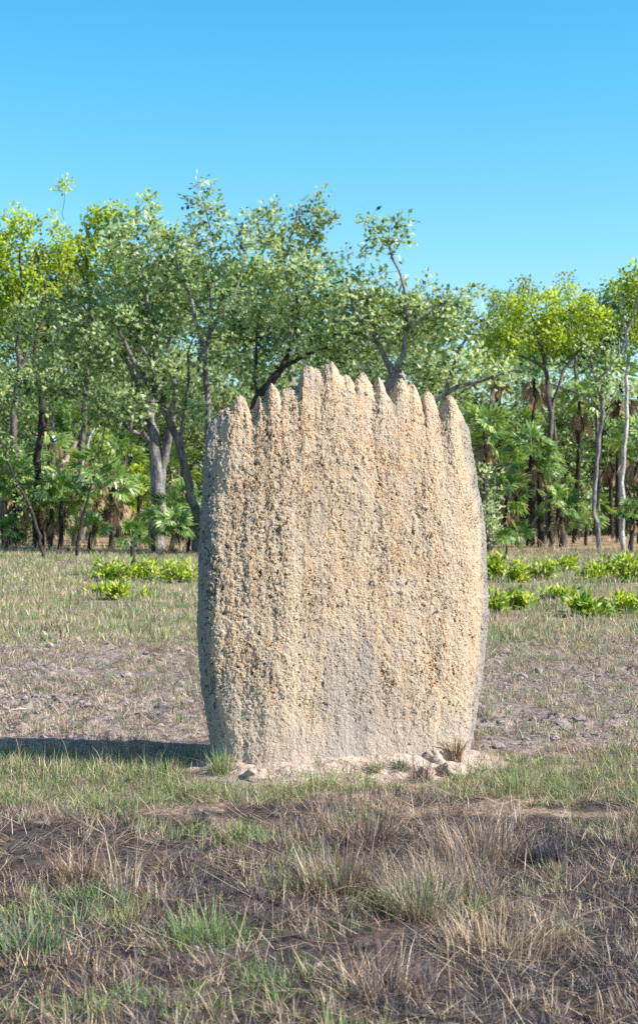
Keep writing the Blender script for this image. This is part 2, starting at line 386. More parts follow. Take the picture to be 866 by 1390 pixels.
def tree(name, label, foot, Y, guides, lobes, leaf, bark, sp=.42, n=20, rad=.30, ll=.15, lw=.085, seed=1, cat='tree',
         group='trees of the open woodland behind the mound', yellow=.0, up=.1, gap=.12, dens=1.0, bf=.25, tw=.007, wig=.06):
    r = np.random.default_rng(seed)
    fx = XP(foot, Y); root = thing(name, label, cat, (fx, Y, float(gh(fx, Y))), group)
    org = np.array([fx, Y, float(gh(fx, Y))])
    if leaf == 'grey_leaf': ll, lw, n, sp, rad = .165, .105, n * 1.08, .50, .33
    G = []
    for g in guides:
        pts = []
        for q in g:
            yy = Y + (q[3] if len(q) > 3 else 0); pts.append((XP(q[0], yy), yy, ZP(q[1], yy), q[2]))
        G.append(pts)
    G[0][0] = (fx, Y, org[2] - .15, G[0][0][3])
    tips = lobe_tips(lobes, Y, sp, r, dens, gap)
    v, f, tp = skeleton(G, tips, r, bf=bf, tip_r=tw, wig=wig)
    mesh_obj('trunk', v - org, f, M[bark], root, smooth=True)
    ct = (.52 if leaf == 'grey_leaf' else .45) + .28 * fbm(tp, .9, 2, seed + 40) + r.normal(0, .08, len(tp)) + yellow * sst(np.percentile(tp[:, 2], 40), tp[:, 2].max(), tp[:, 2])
    v, f, t = leaves(tp, int(n * 1.3), rad * 1.05, ll * 1.15, lw * 1.25, up, .8, r, ct)
    mesh_obj('crown', v - org, f, M[leaf], root, attrs={'tint': t})
    return root

# ------------------------------------------------------------------ fan palms
def fan(org, d, upv, rad, r, nseg=18, droop=.25, spread=2.5, fold=.10):
    """one palmate leaf blade: narrow pleated segments radiating from org; returns verts, quads"""
    side = np.cross(d, upv); side /= max(np.linalg.norm(side), 1e-6); nrm = np.cross(side, d)
    V, Fc = [], []
    for k in range(nseg):
        a = (k / (nseg - 1) - .5) * spread + r.normal(0, .03); L = rad * (1 - .22 * abs(a) / 1.3) * r.uniform(.85, 1.08)
        e = d * math.cos(a) + side * math.sin(a); t = -d * math.sin(a) + side * math.cos(a); w = rad * .07
        m1 = org + e * L * .45 + nrm * fold * rad * (1 if k % 2 else -.3) ; dr = np.array([0, 0, -1.0]) * droop * rad * r.uniform(.5, 1.3)
        m2 = org + e * L * .78 + dr * .3; tp = org + e * L + dr
        b = len(V); V += [org + e * .02, m1 + t * w, m1 - t * w, m2 + t * w * .6, m2 - t * w * .6, tp]
        Fc += [(b, b + 1, b + 2), (b + 3, b + 5, b + 4)]; Fc += [(b + 1, b + 3, b + 4), (b + 1, b + 4, b + 2)]
    return V, Fc
def crown_mesh(r, n, lo, hi, pet, rad, droop, dead=False):
    V, Fc, T = [], [], []
    for k in range(n):
        el = R(r.uniform(lo, hi)) if dead else R(lo + (hi - lo) * (k + .5) / n + r.normal(0, 5))
        az = k * 2.4 + r.normal(0, .25); p = pet * r.uniform(.7, 1.15)
        d = np.array([math.cos(az) * math.cos(el), math.sin(az) * math.cos(el), math.sin(el)])
        z0 = np.array([0, 0, (r.uniform(-.35, .05) if dead else r.uniform(-.03, .1))])
        e = z0 + d * p + np.array([0, 0, -.12 * p])
        tt = np.clip(r.normal(.45, .2), 0.05, .95) if not dead else np.clip(r.normal(.5, .22), 0, 1)
        sd_ = np.cross(d, [0, 0, 1.0]); sd_ = sd_ / max(np.linalg.norm(sd_), 1e-6); w = .012; b = len(V)
        V += [z0 + sd_ * w, z0 - sd_ * w, e + sd_ * w * .7, e - sd_ * w * .7]; Fc += [(b, b + 1, b + 3), (b, b + 3, b + 2)]; T += [.75] * 4
        d2 = d + np.array([0, 0, r.uniform(-.9, .25) if not dead else -.5]); d2 /= np.linalg.norm(d2); up = np.cross(sd_, d2)
        ro = r.normal(0, .7); up = up * math.cos(ro) + np.cross(d2, up) * math.sin(ro)
        ns = 13 if not dead else 11; v, f = fan(e, d2, up, rad * r.uniform(.8, 1.1), r, 13 if not dead else 11, droop, 2.7 if not dead else r.uniform(.35, .9))
        b = len(V); V += v; Fc += [tuple(i + b for i in q) for q in f]; T += list(np.clip(tt + np.repeat(r.normal(0, .16, ns), 6) + np.tile([-.15, 0, 0, .08, .08, .25], ns), 0, 1))
    return np.array(V), np.array(Fc), np.array(T)
palm_r = np.random.default_rng(77)
CROWNS, SKIRTS = [], []
def proto(name, *a, **k):
    v, f, t = crown_mesh(palm_r, *a, **k)
    me = mesh_obj(name, v, f, M['dead_frond' if k.get('dead') else 'frond'], attrs={'tint': t}); d = me.data
    bpy.data.objects.remove(me); return d
for i in range(4): CROWNS.append(proto('crown', 14, -22, 80, .60, .66, .12))
for i in range(2): CROWNS.append(proto('crown', 11, 5, 80, .50, .55, .15))
for i in range(3): SKIRTS.append(proto('dead_fronds', 15, -86, -38, .36, .48, .35, dead=True))
def palm(label, px, Y, top_py, sc=1.0, tr=.07, crown=0, skirt=1, lean=0.0, group='fan palms among the trees'):
    x = XP(px, Y); z0 = float(gh(x, Y)); H = max(.15, ZP(top_py, Y) - z0)
    root = thing('fan_palm', label, 'palm', (x, Y, z0), group, rz=palm_r.uniform(0, 6.28))
    n = max(3, int(H / .25)); t = np.linspace(0, 1, n + 1)
    P = np.stack([lean * t ** 1.5 + .03 * np.sin(t * 5 + px), .02 * np.cos(t * 7 + px), -.1 + (H + .1) * t], 1)
    rr = tr * (1.15 - .3 * t) * (1 + .10 * np.sin(np.arange(n + 1) * 2.1)); d = unit(np.gradient(P, axis=0))
    v, f = tubes(P[:-1], P[1:], rr[:-1], rr[1:], d[:-1], d[1:], 9)
    mesh_obj('trunk', v, f, M['palm_bark'], root, smooth=True)
    for k, dat in ((1, CROWNS[crown]), (skirt, SKIRTS[int(px) % 3])):
        if k:
            o = bpy.data.objects.new('crown' if dat in CROWNS else 'dead_fronds', dat); C.objects.link(o); o.parent = root
            o.location = P[-1]; o.scale = (sc,) * 3 if dat in CROWNS else (sc * min(skirt, 1.15),) * 3; o.rotation_euler = (0, 0, palm_r.uniform(0, 6.28))
    return root

# ------------------------------------------------------------------ low shrubs
def shrub(label, px, py, w, h, seed, leaf='shrub_leaf', name='low_shrub', group='low lime-green shrubs on the plain', ll=.125, lw=.06, nst=None, yel=.55, Y=None, nl=10, spread=.10):
    r = np.random.default_rng(seed); Y = Y or YG(py + r.uniform(-3, 3)); x = XP(px, Y); yel = yel + r.uniform(-.14, .10); h *= r.uniform(.68, 1.05); ll *= r.uniform(.85, 1.2); z0 = float(gh(x, Y)); W_ = w / F * Y; H = h / F * Y
    n = nst or int(10 + 26 * W_ * max(H, .3)); root = thing(name, label, 'shrub', (x, Y, z0), group)
    a = r.uniform(0, 6.28, n); q = r.random(n) ** .6; e = np.stack([np.cos(a) * q * W_ * .5, np.sin(a) * q * min(W_ * .5, 1.0), H * (.28 + .68 * r.random(n)) * (1 - .35 * q ** 2)], 1)
    s = e * (np.array([.32, .32, 0]) if n > 16 else np.array([.12, .12, 0])) + np.array([0, 0, -.04])
    v, f = tubes(s, e, np.full(n, .012), np.full(n, .006), unit(e - s), unit(e - s), 4)
    mesh_obj('stems', v, f, M['bark_mid'], root)
    e2 = np.vstack([e, s * .45 + e * .55])
    v, f, t = leaves(e2, nl, spread, ll, lw, .9, 1.0, r, np.clip(yel + r.normal(0, .16, len(e2)), 0, 1))
    mesh_obj('foliage', v, f, M[leaf], root, attrs={'tint': t}); return root

# ------------------------------------------------------------------ grass
def blades(base, L, w, az, lean, curl, col, tipcol=None, tilt=None, r=rng):
    """vectorised bent blades, 3 sections each"""
    n = len(base); h = np.stack([np.cos(az), np.sin(az), np.zeros(n)], 1); s = np.stack([-np.sin(az), np.cos(az), np.zeros(n)], 1)
    tw = r.uniform(-1.3, 1.3, n)[:, None]; s = s * np.cos(tw) + h * np.sin(tw)
    pts = []; p = base.copy(); ang = lean.copy()
    for k in range(4):
        pts.append(p.copy()); stp = (L / 3)[:, None]
        p = p + stp * (np.sin(ang)[:, None] * h + np.cos(ang)[:, None] * np.array([[0, 0, 1.0]])); ang = ang + curl
    ws = [1, .85, .55]; V = []
    for k in range(3): V += [pts[k] + s * (w * ws[k] * .5)[:, None], pts[k] - s * (w * ws[k] * .5)[:, None]]
    V.append(pts[3]); V = np.stack(V, 1).reshape(-1, 3)
    g = gh(V[:, 0], V[:, 1]) * 0 - .02
    o = (np.arange(n) * 7)[:, None]
    q = np.concatenate([np.array([[0, 1, 3, 2]]) + o, np.array([[2, 3, 5, 4]]) + o]); t = np.array([[4, 5, 6]]) + o
    tc = col if tipcol is None else tipcol
    cc = np.stack([col, col, col * .6 + tc * .4, col * .6 + tc * .4, col * .2 + tc * .8, col * .2 + tc * .8, tc], 1).reshape(-1, 3)
    return V, [q, t], cc
PAL = {'green': [(.13, .22, .05), (.18, .27, .075), (.26, .33, .12), (.08, .15, .04)],
       'bluegreen': [(.10, .155, .09), (.16, .21, .13), (.20, .26, .16)],
       'straw': [(.46, .35, .22), (.62, .50, .36), (.34, .24, .15), (.50, .39, .29)],
       'brown': [(.18, .105, .07), (.27, .165, .11), (.13, .08, .06)],
       'mauve': [(.20, .16, .155), (.29, .235, .225), (.13, .10, .105)],
       'char': [(.022, .021, .028), (.04, .038, .048), (.075, .072, .09), (.13, .125, .15)]}
def pick(kind, n, r): p = np.array(PAL[kind]); return p[r.integers(0, len(p), n)] * r.uniform(.8, 1.2, (n, 1))
def tuft_field(cx, cy, kinds, nb, L, w, rad, spread, r, curl=.18):
    """tufts at cx, cy; kinds: list of palette names per tuft"""
    m = len(cx); n = m * nb; ci = np.repeat(np.arange(m), nb)
    a = r.uniform(0, 6.28, n); q = r.random(n) ** .7 * rad[ci]; x = cx[ci] + np.cos(a) * q; y = cy[ci] + np.sin(a) * q
    az = a + r.normal(0, .7, n); base = np.stack([x, y, gh(x, y) - .008], 1)
    col = np.zeros((n, 3)); K = np.array(kinds)[ci]
    for k in set(kinds): s = K == k; col[s] = pick(k, s.sum(), r)
    mixed = r.random(n) < .10; col[mixed] = pick('straw', mixed.sum(), r)
    tip = col * r.uniform(.9, 1.5, (n, 1)) + np.array([.03, .02, .01])
    return blades(base, L[ci] * r.uniform(.45, 1.2, n), w * r.uniform(.7, 1.3, n), az, np.abs(r.normal(0, spread, n)), r.uniform(-.05, curl * 2, n), col, tip, r=r)
def join(parts):
    V, Q, T, Cc = [], [], [], []; b = 0
    for v, f, c in parts: V.append(v); Q.append(f[0] + b); T.append(f[1] + b); Cc.append(c); b += len(v)
    return np.vstack(V), [np.vstack(Q), np.vstack(T)], np.vstack(Cc)
def wedge(n, y0, y1, r, margin=1.25):
    """points spread evenly over the ground between two distances, a little wider than the view"""
    y = np.sqrt(r.uniform(y0 ** 2, y1 ** 2, n)); return r.uniform(-1, 1, n) * (.222 * y * margin + 1.5), y
def in_mound(x, y, k=1.0):
    dx = x - MX; dy = y - MY; c, s_ = math.cos(MYAW), math.sin(MYAW); u = dx * c + dy * s_; v = -dx * s_ + dy * c
    return (u / (.95 * k)) ** 2 + (v / (.33 * k)) ** 2 < 1
def apron(x, y): return in_mound(x, y + .12, 1.12)

# ================================================================== THE PLACE
# ---- ground: one sheet to the horizon
def axis(dense0, dense1, st, lo, hi, g=1.12):
    a = list(np.arange(dense0, dense1, st)); s = st
    while a[-1] < hi: s *= g; a.append(a[-1] + s)
    b = []; s = st; p = dense0
    while p > lo: s *= g; p -= s; b.append(p)
    return np.array(b[::-1] + a)
gx = axis(-3.6, 3.6, .018, -1500, 1500); gy = axis(3.8, 14.5, .017, -60, 3000, 1.07)
X, Yg = np.meshgrid(gx, gy); nx = len(gx); ny = len(gy)
gv = np.stack([X.ravel(), Yg.ravel(), gh(X.ravel(), Yg.ravel())], 1)
ii = (np.arange(ny - 1)[:, None] * nx + np.arange(nx - 1)[None]).ravel()
go = mesh_obj('ground', gv, np.stack([ii, ii + 1, ii + nx + 1, ii + nx], 1), M['ground'], smooth=True)
tag(go, kind='structure')

# ---- the termite mound
def to_local(px, py):
    """pixel -> (along, height) in the mound's own upright plane"""
    d = np.array([(px - 433) / F, 1.0, (HZ - py) / F]); nrm = np.array([-math.sin(MYAW), math.cos(MYAW), 0])
    t = (np.array([MX, MY, 0]) @ nrm) / (d @ nrm); P = d * t + np.array([0, 0, CAMH])
    return (P[0] - MX) * math.cos(MYAW) + (P[1] - MY) * math.sin(MYAW), P[2]
crest = [(65, 215), (72, 192), (80, 180), (90, 168), (100, 150), (108, 153), (118, 145), (127, 150), (135, 138), (143, 118), (152, 108), (160, 114), (168, 118), (176, 145), (182, 158), (192, 150),
         (199, 128), (205, 112), (213, 116), (222, 115), (229, 92), (237, 76), (246, 84), (254, 98), (262, 112), (268, 95), (278, 92), (290, 85), (300, 92), (310, 90), (316, 62), (322, 40), (334, 34), (345, 28),
         (355, 40), (365, 42), (372, 55), (378, 50), (385, 30), (394, 26), (402, 16), (409, 26), (415, 38), (424, 58), (432, 62), (440, 54), (450, 60), (460, 82), (468, 68), (475, 60), (482, 52), (490, 46), (497, 56), (503, 65),
         (510, 84), (516, 88), (522, 72), (528, 58), (535, 66), (541, 78), (548, 108), (555, 118), (562, 116), (568, 104), (575, 80), (583, 68), (592, 60), (599, 70), (606, 88), (614, 82), (622, 72), (630, 86), (636, 102),
         (641, 124), (646, 134), (652, 112), (660, 102), (669, 98), (676, 106), (683, 118), (689, 148), (694, 158), (700, 148), (708, 130), (715, 116), (722, 108), (731, 118), (740, 130), (748, 148), (756, 166), (766, 188), (775, 205)]
lc = np.array([to_local(250 + a / 2.014, 480 + b / 2.013) for a, b in crest])
lL = np.array([to_local(*q) for q in [(288, 1060), (284, 1010), (279, 980), (273, 940), (269, 880), (268, 830), (269, 760), (271, 700), (275, 650), (279, 610), (282, 587)]])
lR = np.array([to_local(*q) for q in [(634, 1030), (640, 1000), (645, 980), (652, 930), (658, 880), (661, 830), (660, 760), (655, 700), (647, 650), (640, 610), (635, 582)]])
def build_mound():
    ZS = 2.62
    u = np.linspace(-1, 1, 500); sf = .5 * u + .5 * np.sin(np.pi / 2 * u); ub = np.linspace(1, -1, 180)[1:-1]; sb = .5 * ub + .5 * np.sin(np.pi / 2 * ub)
    s = np.concatenate([sf, sb]); sgn = np.concatenate([-np.ones(len(sf)), np.ones(len(sb))]); nr = 640; nc = len(s)
    xl0, xr0 = lc[0, 0], lc[-1, 0]; Ht = np.interp(xl0 + (s + 1) / 2 * (xr0 - xl0), lc[:, 0], lc[:, 1])
    v = np.linspace(0, 1, nr)[:, None]; Z = -.15 + v * (Ht[None] + .15)
    XL = np.interp(Z, lL[:, 1], lL[:, 0]); XR = np.interp(Z, lR[:, 1], lR[:, 0])
    top = sst(1.7, 2.2, Z); Xx = XL + (s[None] + 1) / 2 * (XR - XL)
    T = .26 * (1 - .50 * np.clip(Z, 0, 2.5) / 2.5) + .035 * sst(.35, 0, Z)
    T = T * (.68 + .32 * sst(-1, -.35, s[None])); prof = np.where(s < 0, 1 - np.abs(s) ** 13, 1 - np.abs(s) ** 7)[None] ** .55
    k = 75; w = np.hanning(k); w /= w.sum(); cs = np.linspace(-1, 1, 600); hc = np.interp(xl0 + (cs + 1) / 2 * (xr0 - xl0), lc[:, 0], lc[:, 1])
    sm = np.convolve(np.pad(hc, k // 2, mode='edge'), w, 'valid'); Hs = np.interp(s, cs, sm)
    Ht = Ht - .20 * (Ht - Hs); Z = -.15 + v * (Ht[None] + .15)
    XL = np.interp(Z, lL[:, 1], lL[:, 0]); XR = np.interp(Z, lR[:, 1], lR[:, 0]); Xx = XL + (s[None] + 1) / 2 * (XR - XL)
    dd = np.clip((Ht[None] - Z) / .13, 0, 1); ds = np.clip((Hs[None] + .13 - Z) / .75, 0, 1)
    f = (.42 + .58 * np.sin(ds * np.pi / 2)) * np.sqrt(1 - (1 - dd) ** 2)
    k = 41; w = np.hanning(k); w /= w.sum(); Ht = Ht + .022 * fbm(np.stack([s, s * 0, s * 0], -1), (30, 1, 1), 4, 77); cs = np.linspace(-1, 1, 600); hc = np.interp(xl0 + (cs + 1) / 2 * (xr0 - xl0), lc[:, 0], lc[:, 1])
    sm = np.convolve(np.pad(hc, k // 2, mode='edge'), w, 'valid'); hp = np.clip((hc - sm) / .05, -1.2, 1.2)
    P0 = np.stack([Xx, np.zeros_like(Xx) + sgn[None] * .3, Z], -1)
    sw = s[None] + .035 * fbm(P0, (1.5, 1, 2.0), 3, 21)
    flute = np.interp(sw, cs, hp)
    dep = T * prof * f
    dep = dep + prof ** .5 * np.sqrt(dd) * (.011 * flute * sst(.40, 0, Ht[None] - Z) + .0065 * fbm(P0, (11, 11, 1.9), 4, 31) + .016 * fbm(P0, (4, 4, 2.2), 3, 35))
    # hanging drips and crusts
    dr = fbm(P0, (22, 22, 3.5), 3, 41); dep = dep + prof ** .5 * np.sqrt(dd) * .005 * dr
    lum = np.abs(fbm(P0, (13, 13, 9), 3, 47)); dep = dep + prof ** .5 * np.sqrt(dd) * .008 * (lum - .3)
    dep = np.maximum(dep, .0)
    yo = .022 * np.interp(s, np.linspace(-1, 1, 24), np.random.default_rng(8).uniform(-1, 1, 24))[None] * sst(1.4, 2.3, Z)
    ed = (np.abs(s) > .9)[None] * 1.0
    Xx = Xx + .008 * fbm(P0, (6, 6, 9), 3, 51) * (np.abs(s[None]) ** 4)
    co = np.stack([Xx, sgn[None] * dep + yo, Z], -1).reshape(-1, 3)
    i = np.arange(nr - 1)[:, None] * nc; j = np.arange(nc)[None]; jn = (j + 1) % nc
    fc = np.stack([i + j, i + jn, i + nc + jn, i + nc + j], -1).reshape(-1, 4)
    o = mesh_obj('termite_mound', co, fc, M['mound'], smooth=True, attrs={'edge': np.repeat(np.abs(s)[None], nr, 0).ravel(), 'tip': (1 - dd).ravel()})
    # close the crest
    o.location = (MX, MY, 0); o.rotation_euler = (0, 0, MYAW)
    return tag(o, 'tall sandy orange termite mound with a jagged spired crest on the open plain', 'termite mound')
build_mound()

def lump(name, label, cat, px, py, wx, wy, wz, seed, material, group=None, yoff=0.0):
    r = np.random.default_rng(seed); Y = YG(py) + yoff; x = XP(px, Y)
    n, m = 40, 24; th = np.linspace(0, 2 * np.pi, n, endpoint=False)[None]; ph = np.linspace(-.5, 1, m)[:, None] * np.pi / 2
    d = np.stack([np.cos(ph) * np.cos(th), np.cos(ph) * np.sin(th), np.sin(ph) * np.ones_like(th)], -1)
    rr = 1 + .55 * fbm(d + seed * 3.7, 2.2, 5, seed) + .30 * np.abs(fbm(d, 5, 4, seed + 2))
    v = (d * rr[..., None] * np.array([wx, wy, wz])).reshape(-1, 3); i = np.arange(m - 1)[:, None] * n; j = np.arange(n)[None]; k = (j + 1) % n
    o = mesh_obj(name, v, np.stack([i + j, i + k, i + n + k, i + n + j], -1).reshape(-1, 4), M[material], smooth=True)
    o.location = (x, Y, float(gh(x, Y)) - wz * .3); o.rotation_euler = (0, 0, r.uniform(0, 6)); return tag(o, label, cat, group)
gl = 'crumbled earth lumps at the foot of the mound'
lump('earth_lump', 'large pale sandy lump at the right foot of the termite mound', 'earth lump', 612, 1054, .085, .085, .075, 1, 'lump', gl)
lump('earth_lump', 'small pale lump just left of the large lump at the right foot of the mound', 'earth lump', 577, 1058, .06, .05, .055, 2, 'lump', gl)
lump('earth_lump', 'low pale lump between the green tuft and the mound centre', 'earth lump', 348, 1060, .06, .06, .05, 3, 'lump', gl)
lump('earth_lump', 'rounded grey lump beside the orange dried clump at the mound foot', 'earth lump', 588, 1048, .06, .05, .06, 4, 'lump', gl)
# second mound far behind, only its pale crown shows over the crest
def far_mound():
    Y = 43.4; x = XP(537, Y); n, m = 40, 50; th = np.linspace(0, 2 * np.pi, n, endpoint=False)[None]; t = np.linspace(0, 1, m)[:, None]; H = ZP(492, Y)
    rr = (1 - t ** 3) ** .5; d = np.stack([np.cos(th) * rr, np.sin(th) * rr, t * np.ones_like(th)], -1)
    nn = 1 + .18 * fbm(d * np.array([1.5, 1.5, 2]), 2, 4, 3); v = np.stack([d[..., 0] * .62 * nn * (1.3 - .3 * t), d[..., 1] * .5 * nn, d[..., 2] * H], -1).reshape(-1, 3)
    i = np.arange(m - 1)[:, None] * n; j = np.arange(n)[None]; k = (j + 1) % n
    o = mesh_obj('termite_mound', v, np.stack([i + j, i + k, i + n + k, i + n + j], -1).reshape(-1, 4), M['clod'], smooth=True)
    o.location = (x, Y, -.05); tag(o, 'distant grey termite mound peeping over the crest beside a forked dark trunk', 'termite mound')
far_mound()

# ---- trees (pixel columns and rows of the photograph give each limb and crown lobe its place at distance Y)
tree('broad_leaved_tree', 'tree with thick grey double trunk standing left of the mound', 214, 47, 
     [[(214, 745, .33), (217, 700, .30), (214, 650, .27), (210, 605, .24), (204, 560, .17), (212, 500, .14), (209, 455, .12), (198, 400, .08), (188, 345, .04)],
      [(216, 670, .2), (224, 620, .17), (234, 570, .15, -.3), (238, 525, .11, -.5), (228, 480, .08, -.6), (240, 430, .06, -.6)],
      [(210, 605, .14), (195, 590, .09, -.3), (178, 585, .07, -.6), (150, 560, .05, -1)],
      [(204, 560, .12), (178, 500, .09, .5), (140, 450, .07, .8), (110, 410, .04, 1)]],
     [(190, 335, 60, 42), (130, 430, 62, 50), (205, 410, 70, 55), (105, 505, 62, 45, -.5), (190, 480, 70, 50, .5), (60, 440, 45, 50, .6), (140, 560, 50, 22, -.8), (60, 530, 50, 30, 0)],
     'grey_leaf', 'bark_grey', seed=1, n=22)
tree('broad_leaved_tree', 'dark-trunked tree leaning left from behind the left edge of the mound', 270, 44,
     [[(270, 752, .20), (266, 690, .17), (252, 640, .16), (243, 600, .15), (226, 563, .12), (208, 530, .11), (190, 505, .10), (170, 465, .07), (158, 440, .04)],
      [(226, 563, .09), (216, 520, .075, -.2), (205, 490, .06, -.3), (192, 470, .04, -.3)],
      [(243, 600, .07), (252, 555, .06, .3), (256, 500, .05, .6), (262, 460, .03, .8)]],
     [(160, 460, 40, 35), (210, 510, 45, 35, -.4), (255, 480, 40, 45, .6), (180, 550, 35, 25, -.5), (250, 560, 34, 26, .2)],
     'grey_leaf', 'bark_mid', seed=2, n=20)
tree('broad_leaved_tree', 'tall slender grey tree forking high above the mound left shoulder', 284, 45.5,
     [[(284, 748, .15), (285, 650, .13), (283, 580, .12), (280, 520, .11), (279, 488, .10), (270, 450, .085), (258, 400, .065), (246, 378, .05), (238, 352, .03)],
      [(279, 488, .08), (284, 455, .07, -.2), (298, 430, .06, -.3), (318, 402, .05, -.3), (330, 360, .03, -.3)],
      [(284, 455, .05, -.2), (286, 400, .04, -.1), (290, 330, .03, 0), (276, 272, .02, 0)]],
     [(255, 350, 45, 45), (310, 370, 50, 50), (277, 300, 26, 32), (272, 262, 20, 14), (335, 320, 40, 38, .4), (320, 450, 45, 40, -.4), (240, 420, 40, 35, .8)],
     'grey_leaf', 'bark_grey', seed=3, n=22)
tree('broad_leaved_tree', 'tree with crooked dark limb rising behind the mound crest left side', 325, 43.5,
     [[(325, 752, .22), (330, 650, .2), (338, 575, .18), (350, 540, .17), (368, 518, .15), (382, 500, .11), (400, 460, .08), (405, 420, .06), (400, 370, .03)],
      [(350, 540, .07), (345, 510, .06, .2), (348, 470, .05, .2), (352, 420, .03, .2)],
      [(382, 500, .08), (420, 480, .06, -.4), (450, 470, .04, -.6)]],
     [(385, 440, 50, 42), (350, 410, 40, 36, .5), (420, 400, 48, 42), (395, 350, 46, 36, .3), (440, 470, 40, 32, -.6), (355, 500, 40, 28, .4), (365, 300, 24, 26, .5)],
     'grey_leaf', 'bark_dark', seed=4, n=22)
tree('broad_leaved_tree', 'spreading tree forking just above the mound crest with a ragged top', 535, 42,
     [[(535, 754, .2), (536, 640, .18), (537, 560, .16), (536, 512, .15), (522, 485, .1), (505, 450, .07), (480, 420, .05), (470, 380, .03)],
      [(536, 512, .11), (548, 480, .09, -.2), (556, 440, .07, -.3), (548, 390, .05, -.3), (532, 350, .04, -.2), (528, 310, .02, -.2)],
      [(537, 560, .11), (575, 552, .10, -.4), (605, 534, .085, -.6), (640, 520, .07, -.8), (680, 508, .05, -1), (705, 500, .03, -1)],
      [(556, 440, .06, -.3), (590, 420, .05, -.4), (615, 400, .03, -.4)],
      [(605, 534, .06, -.6), (620, 480, .05, -.3), (640, 440, .035, -.3)]],
     [(522, 325, 36, 32), (560, 375, 36, 34, -.2), (490, 395, 42, 40), (535, 430, 52, 42), (595, 430, 48, 38, -.3), (635, 450, 34, 42, -.4), (600, 490, 62, 30, -.5), (480, 460, 44, 36, .5), (592, 505, 36, 22, .4), (668, 500, 32, 20, -.9), (548, 348, 14, 12), (496, 302, 14, 12), (640, 400, 20, 18)],
     'grey_leaf', 'bark_grey', seed=5, n=22)
tree('eucalypt', 'tall lime-green tree at the left edge of the picture', 22, 55,
     [[(22, 738, .2), (25, 650, .18), (18, 560, .15), (28, 500, .13), (22, 440, .10), (30, 390, .08), (28, 340, .05), (40, 300, .03)],
      [(28, 500, .08), (50, 450, .07), (70, 420, .05), (60, 380, .03)]],
     [(45, 315, 42, 30), (15, 345, 40, 45), (70, 345, 28, 30), (30, 400, 50, 36), (-20, 330, 40, 50), (12, 295, 22, 14), (-30, 430, 50, 60), (20, 450, 32, 24)],
     'lime_leaf', 'bark_mid', seed=6, n=26, yellow=.25, ll=.17, lw=.10, rad=.34, sp=.44, gap=.12)
tree('eucalypt', 'lime-green tree whose topmost sprig rises alone above the left treeline', 112, 57,
     [[(112, 735, .17), (110, 640, .15), (116, 540, .13), (120, 470, .11), (122, 400, .09), (118, 350, .06), (108, 330, .04), (92, 320, .025), (85, 290, .018), (89, 256, .012)],
      [(122, 400, .07), (140, 360, .05), (150, 320, .04), (160, 290, .02)],
      [(122, 400, .06), (100, 345, .05), (95, 325, .03)]],
     [(89, 254, 9, 12), (104, 275, 9, 10), (130, 290, 36, 18), (160, 300, 26, 30), (118, 350, 40, 32), (165, 360, 30, 36), (205, 282, 17, 18), (225, 320, 24, 24)],
     'lime_leaf', 'bark_mid', seed=7, n=26, yellow=.3, ll=.17, lw=.10, rad=.32, sp=.44, gap=.10)
tree('eucalypt', 'olive-green tree topping the treeline above the mound left half', 405, 56,
     [[(405, 736, .2), (400, 600, .18), (395, 480, .15), (392, 400, .11), (385, 350, .08), (400, 310, .05), (408, 280, .03)],
      [(385, 350, .06), (375, 320, .04), (362, 290, .03)], [(385, 350, .06), (420, 330, .04), (440, 305, .03)]],
     [(405, 280, 32, 20), (435, 300, 20, 26), (372, 285, 18, 22), (330, 298, 22, 22), (400, 330, 50, 28), (448, 340, 22, 22), (366, 256, 6, 7), (318, 262, 7, 8), (430, 262, 10, 8)],
     'olive_leaf', 'bark_grey', seed=8, n=26, yellow=.35, ll=.16, lw=.09, sp=.46, gap=.0)
tree('eucalypt', 'bright lime tree with a wide flat crown right of the mound', 745, 54,
     [[(745, 735, .15), (742, 640, .13), (748, 560, .12), (740, 500, .10), (730, 460, .07), (722, 430, .04)],
      [(748, 560, .08), (765, 500, .07), (782, 480, .06), (800, 440, .04)], [(740, 500, .07), (700, 480, .05), (680, 450, .03)]],
     [(715, 425, 42, 24), (765, 410, 38, 24), (700, 455, 45, 22), (755, 455, 48, 26), (800, 440, 30, 28), (680, 480, 30, 16)],
     'lime_leaf', 'bark_mid', seed=9, n=27, yellow=.3, sp=.45, gap=.12, ll=.16, lw=.09)
tree('eucalypt', 'tall straight pale-trunked tree near the right edge of the picture', 846, 46,
     [[(843, 748, .095), (844, 690, .09), (846, 620, .085), (850, 560, .08), (852, 500, .07), (850, 450, .06), (843, 415, .04), (838, 385, .02)],
      [(850, 450, .05), (862, 420, .04), (868, 390, .02)]],
     [(838, 395, 24, 26), (866, 400, 30, 36), (830, 440, 30, 24), (870, 450, 34, 30), (822, 378, 12, 10), (900, 400, 36, 50)],
     'lime_leaf', 'bark_pale', seed=10, n=26, yellow=.3, gap=.12)
tree('eucalypt', 'silvery grey-green tree with crooked branches below the right lime crowns', 812, 48,
     [[(812, 744, .1), (806, 680, .09), (812, 610, .085), (818, 560, .08), (810, 520, .07), (800, 480, .04)],
      [(818, 560, .06), (790, 535, .055), (770, 530, .05), (745, 520, .03)], [(810, 520, .05), (835, 490, .04), (840, 460, .02)]],
     [(815, 485, 34, 34), (790, 520, 26, 20), (845, 520, 26, 26), (800, 455, 24, 18)],
     'grey_leaf', 'bark_grey', seed=11, n=17, gap=.0, dens=.7)
